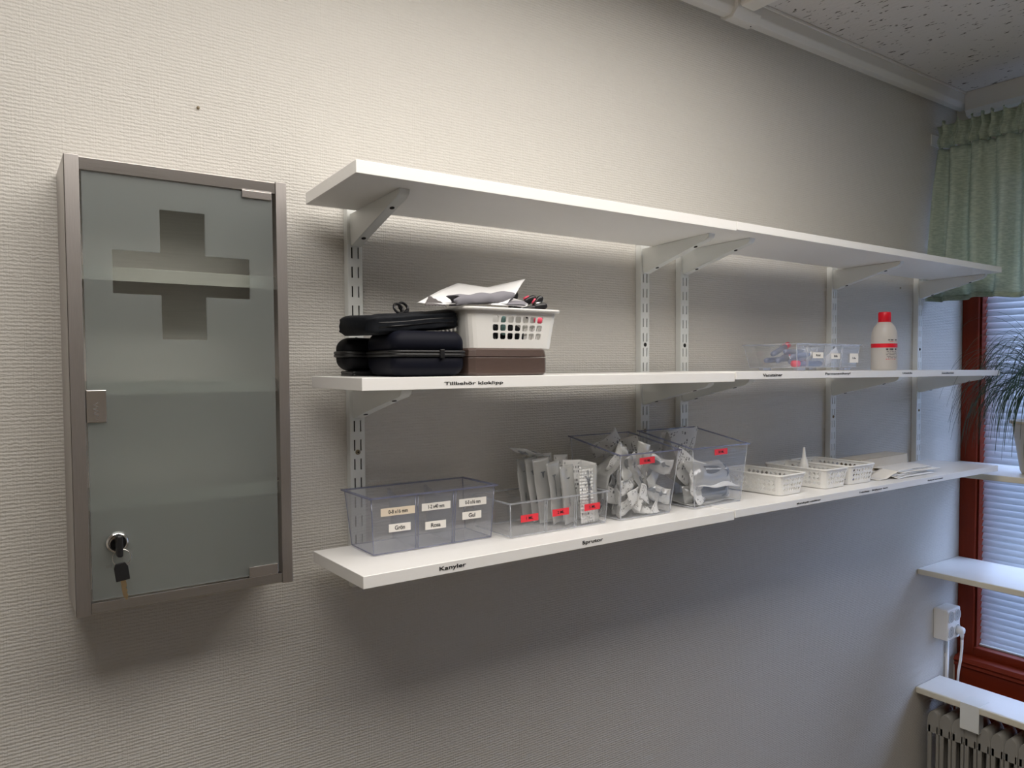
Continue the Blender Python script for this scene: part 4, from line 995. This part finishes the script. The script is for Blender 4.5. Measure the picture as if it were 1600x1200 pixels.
# ---------------------------------------------------------------- syringe packs
def pack(name, label, cat, loc, rot, w_, l_, bulge=0.006, seed=0, mats=('pack_print', 'film'), bend=0.0, crumple=0.003, clamp=None, group=None, strip=None, barrel=0):
    """flat sterile pouch standing along local z, printed side facing -y; clamp = world box it is squeezed into"""
    rg = random.Random(seed); Rm = rot if isinstance(rot, Matrix) else Euler(rot).to_matrix(); L0 = Vector(loc)
    t = thing(name, label, cat, loc, (0, 0, 0), group)
    nx, nz = 8, 18; ph = [rg.uniform(0, 6.28) for _ in range(6)]
    def P(i, j, side):
        u, v = i/nx, j/nz; x = (u-0.5)*w_; z = v*l_
        edge_ = min(1, min(u, 1-u)*5)*min(1, min(v, 1-v)*7)
        y = bulge*edge_*(1 if side else -0.25)*math.sin(PI*u)**0.6 if 0 < u < 1 else 0
        y += crumple*(math.sin(v*7+ph[0]+u*3)+0.7*math.sin(v*13+ph[1]-u*5)+0.6*math.sin(u*6+ph[2]))*0.5
        x += crumple*0.8*math.sin(v*6+ph[3]); 
        if bend: 
            a = bend*(v-0.5); z2 = l_/2+math.sin(a)/bend*l_; y2 = (1-math.cos(a))/bend*l_; z = z2; y = y+y2
        p = Rm@Vector((x, y, z-l_/2))+L0
        if clamp:
            for k in range(3):
                lo_, hi_ = clamp[k]
                if p[k] < lo_: p[k] = lo_+0.0006*(p[k]-lo_)/0.02
                if p[k] > hi_: p[k] = hi_+0.0006*(p[k]-hi_)/0.02
        return p-L0
    for side, mat, nm in ((0, mats[0], 'paper_backing'), (1, mats[1], 'film_front')):
        q = MB(); q.keep = True
        G = [[q.v(P(i, j, side)) for j in range(nz+1)] for i in range(nx+1)]
        for i in range(nx):
            for j in range(nz):
                q.face([G[i][j], G[i+1][j], G[i+1][j+1], G[i][j+1]], mat, True, [(i/nx, j/nz), ((i+1)/nx, j/nz), ((i+1)/nx, (j+1)/nz), (i/nx, (j+1)/nz)])
        q.build(nm, t, solid=0.00025)
    if strip:
        q = MB(); q.keep = True; a, b_ = strip
        for i in range(a, b_):
            for j in range(nz-1):
                pts = [P(i, j, 0), P(i+1, j, 0), P(i+1, j+1, 0), P(i, j+1, 0)]
                q.face([q.v(p+Rm@Vector((0, -0.0006, 0))) for p in pts], 'pack_print', True, [((i-a)/(b_-a), j/nz), ((i+1-a)/(b_-a), j/nz), ((i+1-a)/(b_-a), (j+1)/nz), ((i-a)/(b_-a), (j+1)/nz)])
        q.build('printed_strip', t, solid=0.0002)
    if barrel:
        q = MB(); N = 18; ln = l_*0.62; r_ = barrel; off = bulge*0.45
        prf = [(0.0, -ln/2), (r_*0.25, -ln/2), (r_*0.25, -ln/2+0.008), (r_, -ln/2+0.011), (r_, ln/2-0.004), (r_*1.35, ln/2-0.004), (r_*1.35, ln/2-0.002), (r_*0.6, ln/2-0.002), (r_*0.6, ln/2+0.012), (0.0, ln/2+0.012)]
        q.lathe(prf, 'barrel', N, cap=False); bmesh.ops.transform(q.bm, matrix=Matrix.Translation(Rm@Vector((0, off, 0)))@Rm.to_4x4(), verts=q.bm.verts[:]); q.build('syringe', t)
    return t
G2 = 'syringe packs standing in the low three-compartment bin'
pack('syringe_pack', 'front syringe pack with dense printed strip behind the 5 ML label', 'syringe', (0.4780, -0.160, ZLs+0.0545), (R(-3), 0, R(2)), 0.044, 0.104, 0.004, 1, ('film', 'film'), crumple=0.001, strip=(0, 6), barrel=0.0045)
spec2 = [(0.4430, -0.146, 0.106, -3, 4, 0.036), (0.4260, -0.128, 0.112, -6, 8, 0.036), (0.4130, -0.112, 0.118, -5, -4, 0.036), (0.4010, -0.098, 0.120, -7, 6, 0.034),
         (0.3900, -0.082, 0.118, -4, 10, 0.034), (0.4350, -0.080, 0.122, -2, -6, 0.038), (0.4700, -0.090, 0.118, 3, 4, 0.040), (0.4650, -0.126, 0.112, 2, -5, 0.040)]
lab2 = ['cloudy film pack just left of the front printed syringe pack', 'second film pack to the left in the low bin', 'third film pack to the left in the low bin', 'fourth film pack to the left in the low bin',
        'leftmost standing film pack in the low bin', 'film pack with dark print along its top edge, rear', 'rear film pack with dark print at its top, right one', 'film pack directly behind the front printed pack']
for i, ((x, y, l_, ry, rz, wd), lb) in enumerate(zip(spec2, lab2)):
    pack('syringe_pack', lb, 'syringe', (x, y, ZLs+0.002+l_/2+0.001), (R(-4), R(ry), R(rz*2)), wd, l_, 0.007, 20+i, ('pack_print' if i >= 5 else 'film', 'film'), crumple=0.0016, barrel=0.0048, group=None)
pack('syringe_pack', 'white syringe pack leaning out at the right of the low bin', 'syringe', (0.4985, -0.120, ZLs+0.064), (R(0), R(14), R(-20)), 0.034, 0.092, 0.004, 31, ('pack_print_bold', 'film'), crumple=0.001)
pack('syringe_pack', 'syringe pack lying across the tops of the standing ones', 'syringe', (0.3980, -0.088, ZLs+0.127), (R(78), R(0), R(-62)), 0.032, 0.115, 0.005, 32, ('film', 'film'), crumple=0.002, bend=0.3, barrel=0.0045)
# jumbled packs in the 10 ML bin
cl3 = ((0.5465, 0.6740), (-0.1730, -0.0520), (ZLs+0.0035, ZLs+0.150))
rj = random.Random(5)
for k in range(30):
    lay = k//5; z = ZLs+0.014+0.0165*lay+rj.uniform(0, 0.010); x = 0.556+0.024*(k % 5)+rj.uniform(-0.006, 0.006)+0.10*(z-ZLs)*0.5; y = (-0.160, -0.120, -0.150, -0.095, -0.163)[(k+lay) % 5]
    Mr = Matrix.Rotation(R(rj.uniform(-30, 30)), 3, 'Z')@Matrix.Rotation(R(rj.uniform(-80, 80)), 3, 'Y')@Matrix.Rotation(R(rj.uniform(-35, 20)), 3, 'X')@Matrix.Rotation(PI if k % 2 else 0, 3, 'Z')
    pack('syringe_pack', 'crumpled white and clear syringe pack jumbled in the 10 ML bin', 'syringe', (x, y, z), Mr, 0.030, rj.uniform(0.060, 0.090), 0.007, 100+k,
         ('pack_print' if k % 3 else 'pack_print_bold', 'film'), crumple=0.0045, bend=rj.uniform(-0.6, 0.6), clamp=((cl3[0][0], cl3[0][1]+0.018*(z-ZLs)/0.12), cl3[1], cl3[2]), group='syringe packs jumbled in the 10 ML bin', barrel=0.0055 if k % 4 == 1 else 0)
pack('syringe_pack', 'syringe pack flattened against the left wall of the 10 ML bin', 'syringe', (0.5490, -0.110, ZLs+0.080), (R(62), R(0), R(88)), 0.060, 0.118, 0.003, 150, ('pack_print_bold', 'film'), crumple=0.002, clamp=cl3)
pack('syringe_pack', 'open folded pack standing up at the rear of the 10 ML bin', 'syringe', (0.600, -0.075, ZLs+0.130), (R(25), R(48), R(10)), 0.036, 0.070, 0.003, 151, ('pack_print_bold', 'pack_print'), crumple=0.004, bend=0.8)
pack('syringe_pack', 'pack peeking above the rear right of the 10 ML bin', 'syringe', (0.640, -0.070, ZLs+0.122), (R(70), R(60), R(20)), 0.040, 0.080, 0.003, 152, ('pack_print', 'pack_print'), crumple=0.003)
# large packs in the 50 ML bin
cl4 = ((0.7430, 0.8860), (-0.1790, -0.0450), (ZLs+0.0035, ZLs+0.152))
def front_rot(tilt=0, yaw_=0, twist=0):
    # pouch lying along x with its film side towards the room, tilted back and yawed
    return Matrix.Rotation(R(yaw_), 3, 'Z')@Matrix.Rotation(R(twist), 3, 'Y')@Matrix.Rotation(R(-tilt), 3, 'X')@Matrix.Rotation(R(90), 3, 'Y')@Matrix.Rotation(R(180), 3, 'Z')
LP = 'large_syringe_pack'
pack(LP, 'upper large syringe in its film pouch in the 50 ML bin', 'syringe', (0.8160, -0.150, ZLs+0.062), front_rot(32, 4, 4), 0.058, 0.132, 0.020, 201, ('pack_print', 'film'), crumple=0.003, clamp=cl4, barrel=0.0125)
pack(LP, 'lower large syringe in its film pouch in the 50 ML bin', 'syringe', (0.8100, -0.150, ZLs+0.024), front_rot(14, -3, -2), 0.036, 0.132, 0.018, 202, ('pack_print', 'film'), crumple=0.001, clamp=cl4, barrel=0.0115)
pack(LP, 'bottom pouch lying flat under the large syringes', 'syringe', (0.813, -0.115, ZLs+0.006), front_rot(88, 0), 0.105, 0.136, 0.004, 210, ('pack_print_bold', 'film'), crumple=0.002, clamp=cl4)
pack(LP, 'white pouch fold between the two large syringes', 'syringe', (0.826, -0.150, ZLs+0.043), front_rot(80, -3, 4), 0.060, 0.125, 0.003, 212, ('paper_white', 'paper_white'), crumple=0.003, clamp=cl4)
pack(LP, 'pouch with bold print slanting at the left front of the 50 ML bin', 'syringe', (0.762, -0.165, ZLs+0.036), Matrix.Rotation(R(-38), 3, 'Y')@Matrix.Rotation(R(12), 3, 'Z'), 0.042, 0.075, 0.003, 211, ('pack_print_bold', 'film'), crumple=0.003, clamp=cl4)
pack(LP, 'pouch slanting behind the upper large syringe', 'syringe', (0.772, -0.135, ZLs+0.072), Matrix.Rotation(R(-62), 3, 'Y')@Matrix.Rotation(R(-10), 3, 'X'), 0.060, 0.085, 0.005, 213, ('pack_print', 'film'), crumple=0.004, clamp=cl4)
pack(LP, 'rear pouch lying level in the 50 ML bin', 'syringe', (0.820, -0.090, ZLs+0.055), front_rot(60, 3), 0.070, 0.125, 0.006, 214, ('pack_print_bold', 'film'), crumple=0.004, clamp=cl4)
pack(LP, 'curled pouch standing above the rim at the back of the 50 ML bin', 'syringe', (0.812, -0.075, ZLs+0.118), Matrix.Rotation(R(-4), 3, 'Y')@Matrix.Rotation(R(18), 3, 'X')@Matrix.Rotation(R(90), 3, 'Y'), 0.070, 0.118, 0.004, 220, ('pack_print', 'film'), crumple=0.003, bend=0.5)
pack(LP, 'pouch with black printed bars at the rear left of the 50 ML bin', 'syringe', (0.757, -0.095, ZLs+0.100), Matrix.Rotation(R(70), 3, 'Z')@Matrix.Rotation(R(35), 3, 'Y'), 0.05, 0.09, 0.003, 221, ('pack_print_bold', 'film'), crumple=0.002, clamp=cl4)

# ================================================================ middle right shelf: bin with tubes, bottle
ZR = lambda x: ZM+0.0022-0.0055*(x-0.79)/1.164
z5 = ZR(1.19)+0.0008
B5 = clear_bin('divided_bin', 'clear bin with red-capped tubes and small white labels', (1.066, -0.190, z5+0.0065), (0, 0.236, 0, 0.128), (-0.006, 0.250, -0.002, 0.142), 0.055, 'clear_plastic', 'clear_edge', (0.16, 0.44, 0.71), rim=0.003)
q = MB()
for fx in (0.02, 0.205):
    for fy in (0.012, 0.105): q.box(fx, fx+0.03, fy, fy+0.012, -0.0063, 0.0, 'clear_edge', 0.001)
q.build('feet', B5)
for a, bq, c, d_, tx in ((1.120, 1.161, 1.6155, 1.6290, 'Röd'), (1.193, 1.229, 1.6140, 1.6265, 'Blå'), (1.270, 1.306, 1.6050, 1.6270, 'Lila')):
    label(B5, a-1.066, bq-1.066, c-z5-0.0065, d_-z5-0.0065, -0.0035, tx, 'label_white', h=0.0050, tm=0.30, bold=0.02)
def tube_(i, x, y, z, rz, ry, cap, lb, L_=0.085):
    t = thing('sample_tube', lb, 'tube', (x, y, z), (0, R(ry), R(rz)))
    q = MB(); q.lathe([(0.0, 0.0), (0.0045, 0.001), (0.0062, 0.006), (0.0062, L_)], 'tube_blue', 14, axis='x', cap=False); q.build('tube_body', t)
    q = MB(); q.lathe([(0.0, L_+0.014), (0.0075, L_+0.014), (0.0078, L_-0.003), (0.0062, L_-0.004)], cap, 14, axis='x', cap=False); q.build('cap', t)
zz5 = z5+0.0100
for i, (x, y, dz, rz, ry, cap, lb) in enumerate((
    (1.180, -0.176, 0.006, 176, 0, 'pink_plastic', 'tube with red cap lying lowest at the left of the bin'),
    (1.095, -0.150, 0.010, 12, -8, 'white_plastic', 'tube with white cap at the front of the bundle'),
    (1.088, -0.160, 0.022, 8, -5, 'white_plastic', 'tube with white cap in the middle of the bundle'),
    (1.090, -0.120, 0.012, 20, -10, 'pink_plastic', 'tube with red cap, upper left of two at bundle top'),
    (1.085, -0.110, 0.028, 14, -14, 'pink_plastic', 'tube with red cap topmost in the bundle'),
    (1.090, -0.140, 0.034, 5, 0, 'white_plastic', 'tube with white cap near the top of the bundle'),
    (1.085, -0.090, 0.014, -4, -3, 'white_plastic', 'rear tube with white cap in the clear bin'))):
    tube_(i, x, y, zz5+dz, rz, ry, cap, lb)
for i, (x, y, zc, rx, ry, rz, lb) in enumerate(((1.150, -0.150, 0.030, 20, 30, 10, 'small film pouch among the capped tubes'), (1.195, -0.150, 0.026, 10, 20, 20, 'small clear pouch behind the middle label'),
        (1.215, -0.110, 0.030, -10, -30, 40, 'second small clear pouch, behind the middle one'), (1.262, -0.150, 0.030, 15, 55, 6, 'white tapered pouch behind the right label'), (1.250, -0.110, 0.028, 5, -20, -20, 'clear pouch at the rear right of the bin'))):
    pack('needle_pack', lb, 'needle', (x, y, z5+zc+0.003), (R(rx), R(ry), R(rz)), 0.024, 0.050, 0.006, 300+i, ('paper_white' if i == 3 else 'film', 'film'), crumple=0.0015, clamp=((1.070, 1.306), (-0.186, -0.06), (z5+0.010, z5+0.066)))
zb = ZR(1.46)+0.0004
bt = thing('plastic_bottle', 'milky plastic bottle with red cap and red-banded label', 'bottle', (1.4655, -0.170, zb))
k = 0.0545
prb = [(0.0, 0.0), (0.046, 0.0), (0.050, 0.004), (0.0505, 0.085), (0.048, 0.098), (0.040, 0.112), (0.028, 0.121), (0.023, 0.124), (0.023, 0.126)]
prb = [(r_*0.615, z) for r_, z in prb]
q = MB(); q.lathe(prb, 'milky', 36, cap=False); q.build('bottle_body', bt)
q = MB(); q.lathe([(0.0, 0.1215), (0.0146, 0.1215), (0.0146, 0.1475), (0.0136, 0.149), (0.0, 0.149)], 'red_cap', 32, cap=False)
for i in range(32):
    a = 2*PI*i/32; q.box(-0.0004, 0.0004, -0.0150, -0.0144, 0.123, 0.146, 'red_cap', mat=Matrix.Rotation(a, 4, 'Z'))
q.build('cap', bt)
q = MB(); rr = 0.0313
def band(q, a0, a1, z0, z1, r_, mat, n=24):
    A = []; B = []
    for i in range(n+1):
        a = R(a0+(a1-a0)*i/n); A.append(q.v((r_*math.cos(a), r_*math.sin(a), z0))); B.append(q.v((r_*math.cos(a), r_*math.sin(a), z1)))
    for i in range(n): q.face([A[i], A[i+1], B[i+1], B[i]], mat, True)
band(q, -232, -74, 0.0578, 0.0682, rr, 'red_cap', 30); lbp = q.build('label_band', bt)
q = MB(); rg = random.Random(3)
a0 = -143
for j, (z0, z1, mat, dens) in enumerate(((0.0755, 0.0785, 'ink', .7), (0.0720, 0.0735, 'red_cap', .6), (0.051, 0.0555, 'ink', .85), (0.047, 0.0488, 'grey_ink', .6), (0.0425, 0.0443, 'grey_ink', .7), (0.039, 0.0408, 'grey_ink', .8), (0.0345, 0.0363, 'grey_ink', .7), (0.031, 0.0328, 'grey_ink', .6), (0.0275, 0.0293, 'red_cap', .5))):
    a = a0+ (8 if j == 0 else 0)
    while a < -88:
        w2 = rg.uniform(1.4, 3.6)
        if rg.random() < dens: band(q, a, a+w2, z0, z1, rr+0.0001, mat, 2)
        a += w2+0.8
q.build('label_print', bt)

# ================================================================ bottom right shelf: baskets, dropper, box, pouches
ZQ = lambda x: ZL+0.0017-0.0055*(x-0.79)/1.164
for i, (x0, x1, bx0, bx1, yf, lb) in enumerate(((0.989, 1.088, 0.998, 1.078, -0.202, 'white lattice basket, nearest to the clear bins'),
        (1.160, 1.254, 1.166, 1.248, -0.208, 'middle white lattice basket holding the dropper bottle'), (1.270, 1.376, 1.276, 1.370, -0.202, 'third white lattice basket, nearest to the window'))):
    cx_ = (x0+x1)/2; basket('lattice_basket', lb, (cx_, (yf-0.030)/2, ZQ(cx_)+0.0012), (x1-x0, 0.168), (bx1-bx0, 0.156), 0.0435, R((1.5, 0, -1)[i]), nw=7, nd=12, nv=3, r=0.010, margin=(0.13, 0.12), rim=0.0032)
q = MB(); q.lathe([(0, 0), (0.0115, 0), (0.0125, 0.003), (0.0125, 0.030), (0.011, 0.036), (0.0105, 0.038), (0.0105, 0.046), (0.0085, 0.048), (0.0075, 0.058), (0.0048, 0.0605), (0.0026, 0.085), (0.0016, 0.086), (0, 0.086)], 'white_plastic', 24, cap=False)
tag(q.build('dropper_bottle', loc=(1.199, -0.120, ZQ(1.2)+0.0034)), 'white dropper bottle with long nozzle standing in the middle basket', 'bottle')
q = MB(); q.lathe([(0, 0), (0.012, 0), (0.012, 0.03), (0, 0.03)], 'blue_plastic', 16, cap=False)
tag(q.build('blue_container', loc=(1.292, -0.180, ZQ(1.29)+0.0034)), 'small dark blue container inside the third lattice basket', 'container')
bx = thing('cardboard_box', 'cream cardboard box with open left end behind the pouches', 'box', (1.436, -0.128, ZQ(1.56)+0.001), (0, 0, R(2)))
q = MB(); w_, d_, h_ = 0.252, 0.062, 0.041; t_ = 0.0012
q.box(0, w_, 0, t_, 0, h_, 'cardboard'); q.box(0, w_, d_-t_, d_, 0, h_, 'cardboard'); q.box(0, w_, 0, d_, 0, t_, 'cardboard'); q.box(0, w_, 0, d_, h_-t_, h_, 'cardboard'); q.box(w_-t_, w_, 0, d_, 0, h_, 'cardboard'); q.build('carton', bx)
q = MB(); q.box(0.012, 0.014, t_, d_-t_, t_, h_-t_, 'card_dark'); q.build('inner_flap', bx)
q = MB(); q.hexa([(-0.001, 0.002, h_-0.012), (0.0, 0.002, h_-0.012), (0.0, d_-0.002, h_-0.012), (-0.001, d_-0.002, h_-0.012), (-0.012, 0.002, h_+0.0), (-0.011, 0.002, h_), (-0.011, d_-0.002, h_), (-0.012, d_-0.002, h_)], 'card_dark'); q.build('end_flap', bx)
rp = random.Random(9)
for i in range(6):
    x0 = 1.462+0.012*rp.uniform(-1, 1)+(0.03 if i > 2 else 0); y0 = -0.214+0.004*i; z0 = ZQ(1.5)+0.0012+0.0028*i; s = rp.uniform(-0.012, 0.012)
    wv = [0.002*math.sin(k*1.3+i) for k in range(5)]
    g = [[(x0+0.046*k, y0+0.004*k*0.3+s*k*0.3, z0+abs(wv[k])*(1 if k else 0)-0.0012*(k/4)*1.2) for k in range(5)], [(x0+0.046*k+0.012, y0+0.045+s*k*0.3, z0+0.002+abs(wv[(k+1) % 5])-0.0012*(k/4)) for k in range(5)],
         [(x0+0.046*k+0.02, y0+0.080+s*k*0.2, z0+0.0015-0.0012*(k/4)) for k in range(5)]]
    sheet('sterile_pouch', 'cream sterile pouch, %s of the loose pile before the cardboard box' % ('bottom one', 'second from the bottom', 'third from the bottom', 'third from the top', 'second from the top', 'topmost')[i], 'pouch', g, 'label_white' if i % 2 else 'paper_white', th=0.0008, wob=0.0003, seed=i, group='sterile pouches piled in front of the cardboard box')
sheet('sterile_pouch', 'cream pouch folded over at the left end of the pile', 'pouch', [[(1.395, -0.200, ZQ(1.4)+0.001), (1.430, -0.200, ZQ(1.4)+0.0015), (1.455, -0.205, ZQ(1.4)+0.012), (1.470, -0.21, ZQ(1.4)+0.019)], [(1.400, -0.150, ZQ(1.4)+0.0012), (1.435, -0.150, ZQ(1.4)+0.002), (1.462, -0.155, ZQ(1.4)+0.014), (1.480, -0.16, ZQ(1.4)+0.021)]], 'label_white', th=0.0006, wob=0.0002, seed=8)

# ================================================================ ceiling lamp (outside the frame, lights the room)
cl = thing('ceiling_lamp', 'white ceiling light fitting above the camera', 'lamp', (LAMP[0], LAMP[1], 2.41))
q = MB(); q.box(-0.93, 0.93, -0.46, 0.46, 0.012, 0.058, 'white_metal', 0.004); q.build('housing', cl)
q = MB(); q.box(-0.89, 0.89, -0.43, 0.43, 0.002, 0.011, 'lamp_glow'); q.build('diffuser', cl)
lo.location = (LAMP[0], LAMP[1], 2.405)
